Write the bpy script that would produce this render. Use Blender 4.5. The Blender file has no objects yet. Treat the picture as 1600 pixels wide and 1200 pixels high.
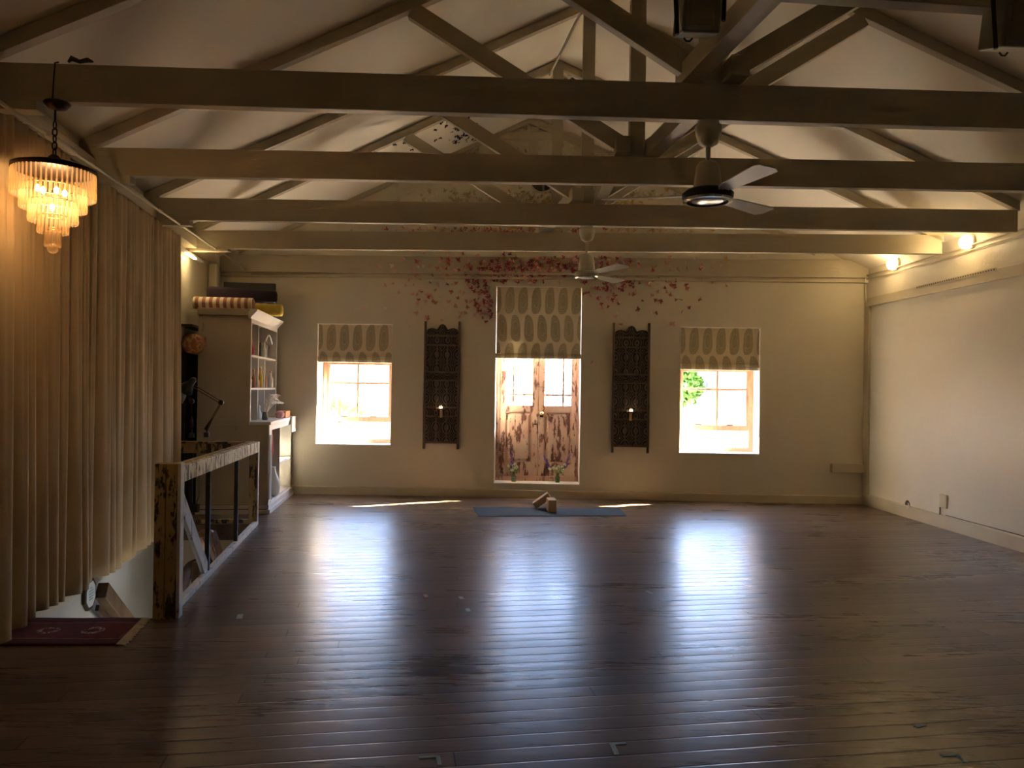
import bpy, math, random
from mathutils import Vector, Matrix
random.seed(7)
SC = bpy.context.scene
COL = SC.collection
V = Vector

# ------------------------------------------------------------------ camera
F = 1202.0
CAM = V((0, 0, 1.5))
ROLL, PITCH = 0.0145, 7 / 1202.0
fwd = V((0, math.cos(PITCH), math.sin(PITCH)))
up0 = V((0, -math.sin(PITCH), math.cos(PITCH)))
r0 = V((1, 0, 0))
right = (r0 * math.cos(ROLL) + up0 * math.sin(ROLL)).normalized()
up = (up0 * math.cos(ROLL) - r0 * math.sin(ROLL)).normalized()
cd = bpy.data.cameras.new('camera')
cam = bpy.data.objects.new('camera', cd); COL.objects.link(cam)
cd.sensor_fit = 'HORIZONTAL'; cd.sensor_width = 36; cd.lens = F / 1600 * 36
cd.clip_start = 0.05; cd.clip_end = 300
m = Matrix((right, up, -fwd)).transposed().to_4x4(); m.translation = CAM
cam.matrix_world = m
SC.camera = cam

SC.view_settings.view_transform = 'Standard'
SC.view_settings.look = 'None'
SC.view_settings.exposure = 1.15
SC.view_settings.gamma = 1.0
SC.cycles.diffuse_bounces = 8; SC.cycles.sample_clamp_indirect = 60
SC.view_settings.use_curve_mapping = False

# ------------------------------------------------------------------ world, sun
W_STR = 15.0
SUN_E = 120.0
SUN_DIR = V((-1.65, -0.86, -1.6)).normalized()
w = bpy.data.worlds.new('daylight'); SC.world = w; w.use_nodes = True
nt = w.node_tree; nt.nodes.clear()
wo = nt.nodes.new('ShaderNodeOutputWorld'); bg = nt.nodes.new('ShaderNodeBackground')
tc = nt.nodes.new('ShaderNodeTexCoord'); sx = nt.nodes.new('ShaderNodeSeparateXYZ')
mr = nt.nodes.new('ShaderNodeMapRange'); mr.inputs['From Min'].default_value = -1; mr.inputs['From Max'].default_value = 1
cr = nt.nodes.new('ShaderNodeValToRGB')
e = cr.color_ramp.elements
e[0].position = 0.0; e[0].color = (1.15, 1.06, 0.90, 1)
e[1].position = 1.0; e[1].color = (0.34, 0.50, 0.85, 1)
for p, c in ((0.47, (1.25, 1.16, 1.0, 1)), (0.5, (1.0, 0.95, 0.86, 1)), (0.53, (0.52, 0.68, 0.95, 1)), (0.62, (0.40, 0.56, 0.90, 1))):
    q = cr.color_ramp.elements.new(p); q.color = c
bg.inputs['Strength'].default_value = W_STR
nt.links.new(tc.outputs['Generated'], sx.inputs[0]); nt.links.new(sx.outputs['Z'], mr.inputs['Value'])
nt.links.new(mr.outputs[0], cr.inputs[0]); nt.links.new(cr.outputs[0], bg.inputs[0]); nt.links.new(bg.outputs[0], wo.inputs[0])

sd = bpy.data.lights.new('sun', 'SUN'); sd.energy = SUN_E; sd.angle = 0.009; sd.color = (1.0, 0.88, 0.68)
so = bpy.data.objects.new('sun', sd); COL.objects.link(so)
so.rotation_euler = SUN_DIR.to_track_quat('-Z', 'Y').to_euler(); so.location = (20, 20, 20)

# ------------------------------------------------------------------ measuring the place
def ray(px, py):
    return (fwd * F + right * (px - 800) - up * (py - 600)).normalized()
def hit(px, py, p0, n):
    d = ray(px, py); return CAM + d * ((p0 - CAM).dot(n) / d.dot(n))
def G(px, py, z=0.0): return hit(px, py, V((0, 0, z)), V((0, 0, 1)))
class Wall:                                  # a vertical plane through two plan points
    def __init__(s, a, b):
        s.a = V((a[0], a[1], 0)); s.b = V((b[0], b[1], 0)); s.e = (s.b - s.a).normalized(); s.n = V((0, 0, 1)).cross(s.e)
        if s.n.dot(CAM - s.a) < 0: s.n = -s.n          # n points to the viewer's side
    def at(s, px, py, off=0.0): return hit(px, py, s.a + s.n * off, s.n)
    def u(s, p): return (V((p[0], p[1], 0)) - s.a).dot(s.e)
    def P(s, u, z, off=0.0): q = s.a + s.e * u + s.n * off; return V((q.x, q.y, z))
def cross2(w1, w2):
    d = w2.a - w1.a; den = w1.e.x * w2.e.y - w1.e.y * w2.e.x
    t = (d.x * w2.e.y - d.y * w2.e.x) / den
    q = w1.a + w1.e * t; return V((q.x, q.y, 0))
FAR = Wall(G(455, 771), G(1350, 788))
RGT = Wall(G(1350, 788), G(1600, 863))
LFT = Wall((-2.357 - .161 * 10.0, 10.0), (-2.357, 0.0))
cFL, cFR = cross2(FAR, LFT), cross2(FAR, RGT)
BACK = Wall((-5, -3.2), (8, -2.4))
cBL, cBR = cross2(BACK, LFT), cross2(BACK, RGT)

# ------------------------------------------------------------------ materials
MATS = {}
def newmat(name):
    mt = bpy.data.materials.new(name); mt.use_nodes = True; n = mt.node_tree; n.nodes.clear()
    o = n.nodes.new('ShaderNodeOutputMaterial'); b = n.nodes.new('ShaderNodeBsdfPrincipled')
    n.links.new(b.outputs[0], o.inputs[0]); MATS[name] = mt
    return mt, n, b, o
def coords(n, scale=(1, 1, 1), rot=0.0, kind='Object'):
    t = n.nodes.new('ShaderNodeTexCoord'); mp = n.nodes.new('ShaderNodeMapping')
    mp.inputs['Scale'].default_value = scale; mp.inputs['Rotation'].default_value = (0, 0, rot)
    n.links.new(t.outputs[kind], mp.inputs[0]); return mp.outputs[0]
def noise(n, vec, scale, detail=4, rough=.55):
    t = n.nodes.new('ShaderNodeTexNoise'); t.inputs['Scale'].default_value = scale
    t.inputs['Detail'].default_value = detail; t.inputs['Roughness'].default_value = rough
    n.links.new(vec, t.inputs['Vector']); return t.outputs['Fac']
def ramp(n, fac, stops):
    r = n.nodes.new('ShaderNodeValToRGB'); el = r.color_ramp.elements
    el[0].position, el[0].color = stops[0][0], (*stops[0][1], 1)
    el[1].position, el[1].color = stops[-1][0], (*stops[-1][1], 1)
    for p, c in stops[1:-1]: q = el.new(p); q.color = (*c, 1)
    n.links.new(fac, r.inputs[0]); return r.outputs[0]
def mix(n, fac, a, b, mode='MIX'):
    x = n.nodes.new('ShaderNodeMix'); x.data_type = 'RGBA'; x.blend_type = mode
    for sock, v in ((0, fac), (6, a), (7, b)):
        if hasattr(v, 'is_output'): n.links.new(v, x.inputs[sock])
        elif sock == 0: x.inputs[0].default_value = v
        else: x.inputs[sock].default_value = (*v, 1)
    return x.outputs[2]
def math_(n, op, a, b=None, c=None):
    x = n.nodes.new('ShaderNodeMath'); x.operation = op
    for i, v in enumerate((a, b, c)):
        if v is None: continue
        if hasattr(v, 'is_output'): n.links.new(v, x.inputs[i])
        else: x.inputs[i].default_value = v
    return x.outputs[0]
def bump(n, b, h, strength, dist=0.01):
    x = n.nodes.new('ShaderNodeBump'); x.inputs['Strength'].default_value = strength; x.inputs['Distance'].default_value = dist
    n.links.new(h, x.inputs['Height']); n.links.new(x.outputs[0], b.inputs['Normal'])
def paint(name, c1, c2=None, rough=.6, scale=3, bmp=.15, stretch=(1, 1, 1), metal=0, spec=.5, bscale=None):
    mt, n, b, o = newmat(name)
    v = coords(n, stretch); f = noise(n, v, scale)
    c2 = c2 or tuple(x * .82 for x in c1)
    n.links.new(ramp(n, f, ((.3, c1), (.7, c2))), b.inputs['Base Color'])
    b.inputs['Roughness'].default_value = rough; b.inputs['Metallic'].default_value = metal
    b.inputs['Specular IOR Level'].default_value = spec
    if bmp: bump(n, b, noise(n, v, bscale or scale * 6), bmp)
    return mt
def peeling(name, paint1, paint2, wood, dark, amount=.5, scale=5, rough=.65):
    mt, n, b, o = newmat(name)
    v = coords(n, (1, 1, .28)); a = noise(n, v, scale * 3, 8, .7); c = noise(n, coords(n), scale * .8, 3)
    base = mix(n, ramp(n, c, ((.35, (0, 0, 0)), (.65, (1, 1, 1)))), paint1, paint2)
    k = ramp(n, a, ((amount - .015, (0, 0, 0)), (amount + .015, (1, 1, 1))))
    under = mix(n, ramp(n, noise(n, v, scale * 9, 3), ((.4, (0, 0, 0)), (.6, (1, 1, 1)))), wood, dark)
    n.links.new(mix(n, k, base, under), b.inputs['Base Color'])
    b.inputs['Roughness'].default_value = rough; bump(n, b, a, .5, .004)
    return mt
paint('wall_paint', (.65, .59, .455), (.62, .56, .43), .5, 1.2, .12, bscale=14)
mt, n, b, o = newmat('glossy_wall_paint')
v = coords(n); f = noise(n, v, 1.5)
n.links.new(ramp(n, f, ((.2, (.67, .61, .49)), (.8, (.64, .58, .46)))), b.inputs['Base Color'])
n.links.new(ramp(n, noise(n, v, 2.2, 5), ((.2, (.34,) * 3), (.8, (.46,) * 3))), b.inputs['Roughness'])
bump(n, b, noise(n, coords(n, (1, 1, .5)), 16, 6, .6), .35, .01)
paint('stair_wall_paint', (.62, .62, .58), (.56, .56, .52), .6, 2, .15)
paint('ceiling_paint', (.82, .755, .62), (.80, .735, .60), .7, .8, .05)
paint('timber_paint', (.50, .43, .30), (.46, .39, .27), .45, 4, .25, stretch=(.4, .4, 2.5), bscale=20)
paint('trim_paint', (.58, .50, .35), (.52, .44, .30), .45, 3, .1)
paint('white_paint', (.78, .75, .70), (.70, .67, .61), .45, 4, .15)
paint('fan_enamel', (.66, .63, .52), (.62, .59, .48), .35, 2, 0)
paint('chrome', (.8, .78, .7), (.75, .73, .65), .15, 2, 0, metal=1)
paint('black_metal', (.018, .015, .014), (.03, .025, .022), .35, 5, .05)
paint('flood_body', (.30, .26, .20), (.22, .19, .14), .4, 6, .1, metal=.3)
paint('flood_glass', (.38, .29, .15), (.26, .20, .10), .2, 4, 0)
paint('steel_dark', (.06, .055, .05), (.035, .032, .03), .45, 6, .1, metal=.6)
paint('dark_bronze', (.07, .035, .02), (.04, .02, .012), .4, 8, .2, metal=.7)
paint('brass', (.75, .55, .22), (.6, .42, .16), .3, 6, 0, metal=1)
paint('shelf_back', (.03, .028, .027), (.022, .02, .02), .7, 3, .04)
paint('black_gloss', (.012, .012, .014), (.02, .02, .022), .16, 3, .04)
paint('dark_wood', (.07, .038, .022), (.035, .02, .014), .5, 6, .4, stretch=(1, 1, .2))
paint('old_timber', (.20, .12, .06), (.07, .045, .028), .6, 5, .5, stretch=(1, 1, .2))
paint('cork', (.62, .40, .21), (.40, .24, .12), .8, 60, .5)
paint('mat_rubber', (.11, .125, .135), (.09, .105, .115), 1.0, 30, .3, spec=0)
paint('purple_velvet', (.022, .006, .018), (.015, .004, .013), .8, 10, .3)
paint('yellow_fabric', (.72, .52, .08), (.62, .43, .05), .75, 14, .3)
paint('red_cloth', (.62, .10, .07), (.50, .07, .05), .8, 10, .3)
paint('cream_cloth', (.78, .74, .66), (.66, .61, .54), .8, 10, .3)
paint('terracotta', (.52, .25, .16), (.45, .20, .12), .7, 8, .2)
paint('orange_box', (.75, .33, .10), (.65, .26, .08), .6, 8, .1)
paint('pink_cloth', (.85, .50, .52), (.78, .40, .44), .7, 8, .2)
paint('grey_ceramic', (.20, .21, .18), (.13, .14, .12), .4, 14, .2)
paint('tape_green', (.30, .42, .38), (.24, .36, .32), .6, 30, .1)
paint('tape_pale', (.55, .62, .60), (.48, .55, .53), .6, 30, .1)
paint('leaf', (.16, .30, .06), (.09, .20, .04), .55, 8, .1)
paint('pale_petal', (.72, .80, .55), (.55, .65, .35), .6, 30, .1)
paint('purple_petal', (.22, .10, .45), (.14, .05, .32), .6, 30, .1)
paint('skin', (.62, .36, .26), (.55, .30, .21), .5, 12, .05)
paint('hair', (.15, .08, .05), (.30, .20, .15), .45, 6, .5, stretch=(3, 3, .5))
paint('dark_cloth', (.055, .035, .035), (.035, .022, .025), .85, 10, .3)
paint('stair_wood', (.13, .08, .045), (.08, .05, .03), .5, 5, .3)
paint('facade_dimmed', (.17, .165, .155), (.15, .145, .135), .8, 1, .1)  # white facade darkened in colour so the view outside renders dimmer
paint('facade_blue', (.12, .20, .24), (.10, .17, .21), .8, 1, .1)
paint('fence_wood', (.30, .21, .13), (.25, .17, .10), .7, 4, .2, stretch=(1, 1, .2))
paint('deck_concrete', (.70, .64, .54), (.64, .58, .48), .8, 2, .2)
paint('red_frame_paint', (.22, .06, .05), (.18, .05, .04), .6, 4, .1)
paint('brown_pane', (.10, .12, .12), (.16, .18, .17), .15, 1, 0)
peeling('door_paint', (.52, .30, .22), (.56, .39, .26), (.20, .07, .045), (.10, .04, .025), .535)
peeling('door_frame_paint', (.42, .22, .15), (.50, .30, .19), (.30, .13, .08), (.16, .06, .04), .58)
peeling('rail_paint', (.62, .53, .28), (.74, .69, .52), (.22, .17, .09), (.05, .04, .03), .54, 6)
peeling('post_paint', (.38, .26, .11), (.44, .31, .14), (.07, .045, .025), (.02, .015, .012), .53, 5)
peeling('board_paint', (.56, .60, .66), (.66, .66, .62), (.35, .30, .24), (.2, .16, .12), .60, 5)
peeling('dresser_paint', (.56, .49, .37), (.50, .43, .32), (.36, .29, .20), (.26, .20, .13), .67, 3)
# window and pine
mt, n, b, o = newmat('window_wood')
v = coords(n, (1, 1, .25)); n.links.new(ramp(n, noise(n, v, 14, 6), ((.3, (.52, .27, .16)), (.55, (.60, .36, .22)), (.75, (.40, .18, .11)))), b.inputs['Base Color']); b.inputs['Roughness'].default_value = .5
# floor boards
mt, n, b, o = newmat('floor_boards')
v = coords(n, (1, 1, 1), -math.radians(9.2))
PW = .122
sp = n.nodes.new('ShaderNodeSeparateXYZ'); n.links.new(v, sp.inputs[0])
yr = math_(n, 'DIVIDE', sp.outputs['Y'], PW); rowi = math_(n, 'FLOOR', yr); fy_ = math_(n, 'ABSOLUTE', math_(n, 'SUBTRACT', math_(n, 'FRACT', yr), .5))
def wn(val, off):
    q = n.nodes.new('ShaderNodeTexWhiteNoise'); q.noise_dimensions = '1D'; n.links.new(math_(n, 'ADD', val, off), q.inputs['W']); return q.outputs['Value']
r1 = wn(rowi, 3.3)
bx_ = math_(n, 'DIVIDE', math_(n, 'ADD', sp.outputs['X'], math_(n, 'MULTIPLY', r1, 40.0)), 4.2)
bi = math_(n, 'FLOOR', bx_); fx_ = math_(n, 'ABSOLUTE', math_(n, 'SUBTRACT', math_(n, 'FRACT', bx_), .5))
pr_ = wn(math_(n, 'ADD', math_(n, 'MULTIPLY', rowi, 7.13), math_(n, 'MULTIPLY', bi, 3.77)), 1.0)
gapw = math_(n, 'SUBTRACT', .488, math_(n, 'MULTIPLY', math_(n, 'POWER', wn(rowi, 9.1), 6.0), .028))
gap = math_(n, 'GREATER_THAN', fy_, gapw); joint = math_(n, 'GREATER_THAN', fx_, .4992)
seam = math_(n, 'MAXIMUM', gap, joint)
gr = noise(n, coords(n, (1.2, 14, 1), -math.radians(9.2)), 2.2, 7, .65)
wear = noise(n, coords(n, (.5, 1.3, 1)), 1.6, 5, .6)
spots = ramp(n, noise(n, coords(n, (1, 1, 1)), 26, 2), ((.70, (0,) * 3), (.74, (1,) * 3)))
cc_ = mix(n, pr_, (.100, .066, .044), (.180, .120, .080))
x = n.nodes.new('ShaderNodeMix'); x.data_type = 'RGBA'; x.blend_type = 'MULTIPLY'; x.inputs[0].default_value = 1
n.links.new(cc_, x.inputs[6]); n.links.new(ramp(n, gr, ((.3, (.78,) * 3), (.72, (1.22,) * 3))), x.inputs[7])
cw = mix(n, ramp(n, wear, ((.55, (0,) * 3), (.75, (.45,) * 3))), x.outputs[2], (.20, .135, .085))
n.links.new(mix(n, seam, cw, (.006, .004, .003)), b.inputs['Base Color'])
rg = math_(n, 'ADD', math_(n, 'MULTIPLY', gr, .15), math_(n, 'MULTIPLY', wear, .18))
n.links.new(math_(n, 'ADD', rg, .13), b.inputs['Roughness'])
b.inputs['Specular IOR Level'].default_value = .30
edge = ramp(n, fy_, ((.44, (0,) * 3), (.49, (1,) * 3)))
wv = math_(n, 'COSINE', math_(n, 'MULTIPLY', yr, 2 * math.pi))
hh = math_(n, 'ADD', math_(n, 'MULTIPLY', edge, -.45), math_(n, 'MULTIPLY', gr, .2))
hh = math_(n, 'ADD', hh, math_(n, 'MULTIPLY', wv, -.08))
hh = math_(n, 'ADD', hh, math_(n, 'MULTIPLY', noise(n, coords(n, (1, 1, 1)), 9, 3), .35))
bump(n, b, hh, .4, .006)
# curtain
mt, n, b, o = newmat('curtain_linen')
v = coords(n); wv = noise(n, coords(n, (6, 6, 1)), 30, 4)
n.links.new(ramp(n, noise(n, v, 2, 4), ((.3, (.52, .375, .20)), (.7, (.44, .31, .155)))), b.inputs['Base Color'])
b.inputs['Roughness'].default_value = .8; b.inputs['Sheen Weight'].default_value = .4; b.inputs['Sheen Tint'].default_value = (1, .85, .6, 1); bump(n, b, wv, .25, .003)
# glass
def glassmat(name, tint=(1, 1, 1), gloss=.08, rough=.02):
    mt = bpy.data.materials.new(name); mt.use_nodes = True; n = mt.node_tree; n.nodes.clear(); MATS[name] = mt
    o = n.nodes.new('ShaderNodeOutputMaterial'); t = n.nodes.new('ShaderNodeBsdfTransparent'); g = n.nodes.new('ShaderNodeBsdfGlossy'); mx = n.nodes.new('ShaderNodeMixShader')
    t.inputs[0].default_value = (*tint, 1); g.inputs['Roughness'].default_value = rough; mx.inputs[0].default_value = gloss
    n.links.new(t.outputs[0], mx.inputs[1]); n.links.new(g.outputs[0], mx.inputs[2]); n.links.new(mx.outputs[0], o.inputs[0])
paint('screen_wood', (.14, .095, .065), (.085, .055, .038), .45, 6, .3, stretch=(1, 1, .2))
glassmat('clear_glass', (.95, .93, .88), .15)
glassmat('window_glass', (.97, .98, .98), .05)
glassmat('vase_glass', (.45, .62, .40), .18)
mt, n, b, o = newmat('crystal')
b.inputs['Base Color'].default_value = (.9, .75, .55, 1); b.inputs['Roughness'].default_value = .12
t = n.nodes.new('ShaderNodeBsdfTransparent'); t.inputs[0].default_value = (1, .90, .72, 1)
tl = n.nodes.new('ShaderNodeBsdfTranslucent'); tl.inputs[0].default_value = (.85, .66, .45, 1)
m1 = n.nodes.new('ShaderNodeMixShader'); m1.inputs[0].default_value = .5
m2 = n.nodes.new('ShaderNodeMixShader'); m2.inputs[0].default_value = .66
n.links.new(b.outputs[0], m1.inputs[1]); n.links.new(tl.outputs[0], m1.inputs[2]); n.links.new(m1.outputs[0], m2.inputs[1]); n.links.new(t.outputs[0], m2.inputs[2]); n.links.new(m2.outputs[0], o.inputs[0])
def emit(name, col, s):
    mt = bpy.data.materials.new(name); mt.use_nodes = True; n = mt.node_tree; n.nodes.clear(); MATS[name] = mt
    o = n.nodes.new('ShaderNodeOutputMaterial'); q = n.nodes.new('ShaderNodeEmission'); q.inputs[0].default_value = (*col, 1); q.inputs[1].default_value = s
    n.links.new(q.outputs[0], o.inputs[0])
emit('bulb_glow', (1, .66, .30), 22)
emit('bulkhead_glow', (1, .78, .42), 4)
emit('strip_glow', (1, .75, .38), 8)
emit('candle_glow', (1, .78, .5), 5)
def stripes(name, a, c, freq, axis='X'):
    mt, n, b, o = newmat(name); s = n.nodes.new('ShaderNodeSeparateXYZ'); n.links.new(coords(n), s.inputs[0])
    q = math_(n, 'FRACT', math_(n, 'MULTIPLY', s.outputs[axis], freq))
    n.links.new(mix(n, math_(n, 'GREATER_THAN', q, .5), a, c), b.inputs['Base Color']); b.inputs['Roughness'].default_value = .85
stripes('striped_fabric', (.60, .51, .39), (.30, .12, .08), 12.5)
mt, n, b, o = newmat('brocade')
n.links.new(ramp(n, noise(n, coords(n), 14, 2), ((.42, (.34, .13, .05)), (.5, (.62, .36, .16)), (.58, (.30, .11, .05)))), b.inputs['Base Color']); b.inputs['Roughness'].default_value = .7
# paisley cloth for the blinds (local x across, z up; metres)
mt, n, b, o = newmat('paisley_linen')
s = n.nodes.new('ShaderNodeSeparateXYZ'); n.links.new(coords(n), s.inputs[0])
CW, RH = .183, .385
row = math_(n, 'FLOOR', math_(n, 'DIVIDE', s.outputs['Z'], RH))
par = math_(n, 'FLOORED_MODULO', row, 2.0)
zz = math_(n, 'SUBTRACT', math_(n, 'FRACT', math_(n, 'DIVIDE', s.outputs['Z'], RH)), .5)       # -.5 .. .5
xs = math_(n, 'ADD', math_(n, 'DIVIDE', s.outputs['X'], CW), math_(n, 'MULTIPLY', par, .45))
cell = math_(n, 'SUBTRACT', math_(n, 'FRACT', xs), .5)
sg = math_(n, 'SUBTRACT', math_(n, 'MULTIPLY', par, 2.0), 1.0)
lean = math_(n, 'MULTIPLY', math_(n, 'MULTIPLY', math_(n, 'MULTIPLY', zz, zz), zz), .9)
cx = math_(n, 'SUBTRACT', cell, math_(n, 'MULTIPLY', lean, sg))
wid = math_(n, 'SUBTRACT', .36, math_(n, 'MULTIPLY', zz, .10))
ex = math_(n, 'POWER', math_(n, 'ABSOLUTE', math_(n, 'DIVIDE', cx, wid)), 2.4)
ez = math_(n, 'POWER', math_(n, 'ABSOLUTE', math_(n, 'DIVIDE', zz, .485)), 2.8)
d = math_(n, 'ADD', ex, ez)
inside = math_(n, 'LESS_THAN', d, 1.0)
rings = math_(n, 'SINE', math_(n, 'MULTIPLY', d, 26.0))
vor = n.nodes.new('ShaderNodeTexVoronoi'); vor.inputs['Scale'].default_value = 110; n.links.new(coords(n), vor.inputs['Vector'])
fil = math_(n, 'ADD', math_(n, 'MULTIPLY', rings, .30), vor.outputs['Distance'])
ink = math_(n, 'MULTIPLY', inside, math_(n, 'ADD', math_(n, 'MULTIPLY', math_(n, 'GREATER_THAN', fil, .30), .50), .36))
colr = mix(n, ink, (.70, .61, .44), (.36, .30, .185))
n.links.new(colr, b.inputs['Base Color']); b.inputs['Roughness'].default_value = .85
tl = n.nodes.new('ShaderNodeBsdfTranslucent'); n.links.new(colr, tl.inputs[0]); mx = n.nodes.new('ShaderNodeMixShader'); mx.inputs[0].default_value = .10
n.links.new(b.outputs[0], mx.inputs[1]); n.links.new(tl.outputs[0], mx.inputs[2]); n.links.new(mx.outputs[0], o.inputs[0])
# carved dark wood: medallion lattice on local x / z
mt, n, b, o = newmat('carved_wood')
s = n.nodes.new('ShaderNodeSeparateXYZ'); n.links.new(coords(n), s.inputs[0])
a1 = math_(n, 'ABSOLUTE', math_(n, 'SINE', math_(n, 'MULTIPLY', s.outputs['X'], math.pi / .145)))
a2 = math_(n, 'ABSOLUTE', math_(n, 'SINE', math_(n, 'MULTIPLY', s.outputs['Z'], math.pi / .20)))
q = math_(n, 'ADD', math_(n, 'MULTIPLY', a1, 1.0), a2)
rg = math_(n, 'SINE', math_(n, 'MULTIPLY', q, 11.0))
h = math_(n, 'ADD', rg, math_(n, 'MULTIPLY', noise(n, coords(n), 60, 3), .8))
n.links.new(ramp(n, h, ((.25, (.03, .019, .013)), (.75, (.07, .045, .03)), (1.0, (.16, .11, .075)))), b.inputs['Base Color'])
b.inputs['Roughness'].default_value = .5; bump(n, b, rg, .9, .01)
# rug
mt, n, b, o = newmat('rug_wool')
s = n.nodes.new('ShaderNodeSeparateXYZ'); n.links.new(coords(n), s.inputs[0])
ax = math_(n, 'ABSOLUTE', s.outputs['X']); ay = math_(n, 'ABSOLUTE', s.outputs['Y'])
inx = math_(n, 'LESS_THAN', ax, .36); iny = math_(n, 'LESS_THAN', ay, .16); inn = math_(n, 'MULTIPLY', inx, iny)
inx2 = math_(n, 'LESS_THAN', ax, .34); iny2 = math_(n, 'LESS_THAN', ay, .145); inn2 = math_(n, 'MULTIPLY', inx2, iny2)
line = math_(n, 'SUBTRACT', inn, inn2)
mx_ = math_(n, 'SUBTRACT', ax, .13); rr = math_(n, 'SQRT', math_(n, 'ADD', math_(n, 'MULTIPLY', mx_, mx_), math_(n, 'MULTIPLY', s.outputs['Y'], s.outputs['Y'])))
med = math_(n, 'MULTIPLY', math_(n, 'LESS_THAN', rr, .065), math_(n, 'GREATER_THAN', rr, .035))
med = math_(n, 'MULTIPLY', med, math_(n, 'GREATER_THAN', noise(n, coords(n), 60, 2), .5))
fl = math_(n, 'MULTIPLY', math_(n, 'GREATER_THAN', ax, .47), math_(n, 'LESS_THAN', ax, .56))
fl = math_(n, 'MULTIPLY', fl, math_(n, 'GREATER_THAN', noise(n, coords(n, (1, 3, 1)), 11, 2), .60))
base = mix(n, inn, (.085, .012, .016), (.14, .018, .018))
base = mix(n, math_(n, 'MULTIPLY', line, .55), base, (.3, .16, .13))
base = mix(n, math_(n, 'MULTIPLY', med, .8), base, (.55, .45, .40))
base = mix(n, math_(n, 'MULTIPLY', fl, .7), base, (.55, .48, .42))
x = mix(n, ramp(n, noise(n, coords(n), 25, 4), ((.4, (0,) * 3), (.7, (.6,) * 3))), base, (.04, .007, .01))
n.links.new(x, b.inputs['Base Color']); b.inputs['Roughness'].default_value = .95; bump(n, b, noise(n, coords(n), 200, 2), .6, .004)
# paper for the butterflies
BCOL = {'crimson': (.48, .075, .11), 'pink': (.82, .45, .42), 'ochre': (.68, .43, .13), 'cream': (.85, .74, .55), 'navy': (.03, .03, .07), 'russet': (.55, .20, .10), 'olive': (.52, .44, .22)}
for k, c in BCOL.items(): paint('paper_' + k, c, tuple(x * .7 for x in c), .6, 20, 0)
paint('notice_paper', (.72, .78, .80), (.70, .76, .78), .5, 3, 0)
paint('notice_ink', (.25, .45, .50), (.2, .4, .45), .5, 3, 0)

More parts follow.
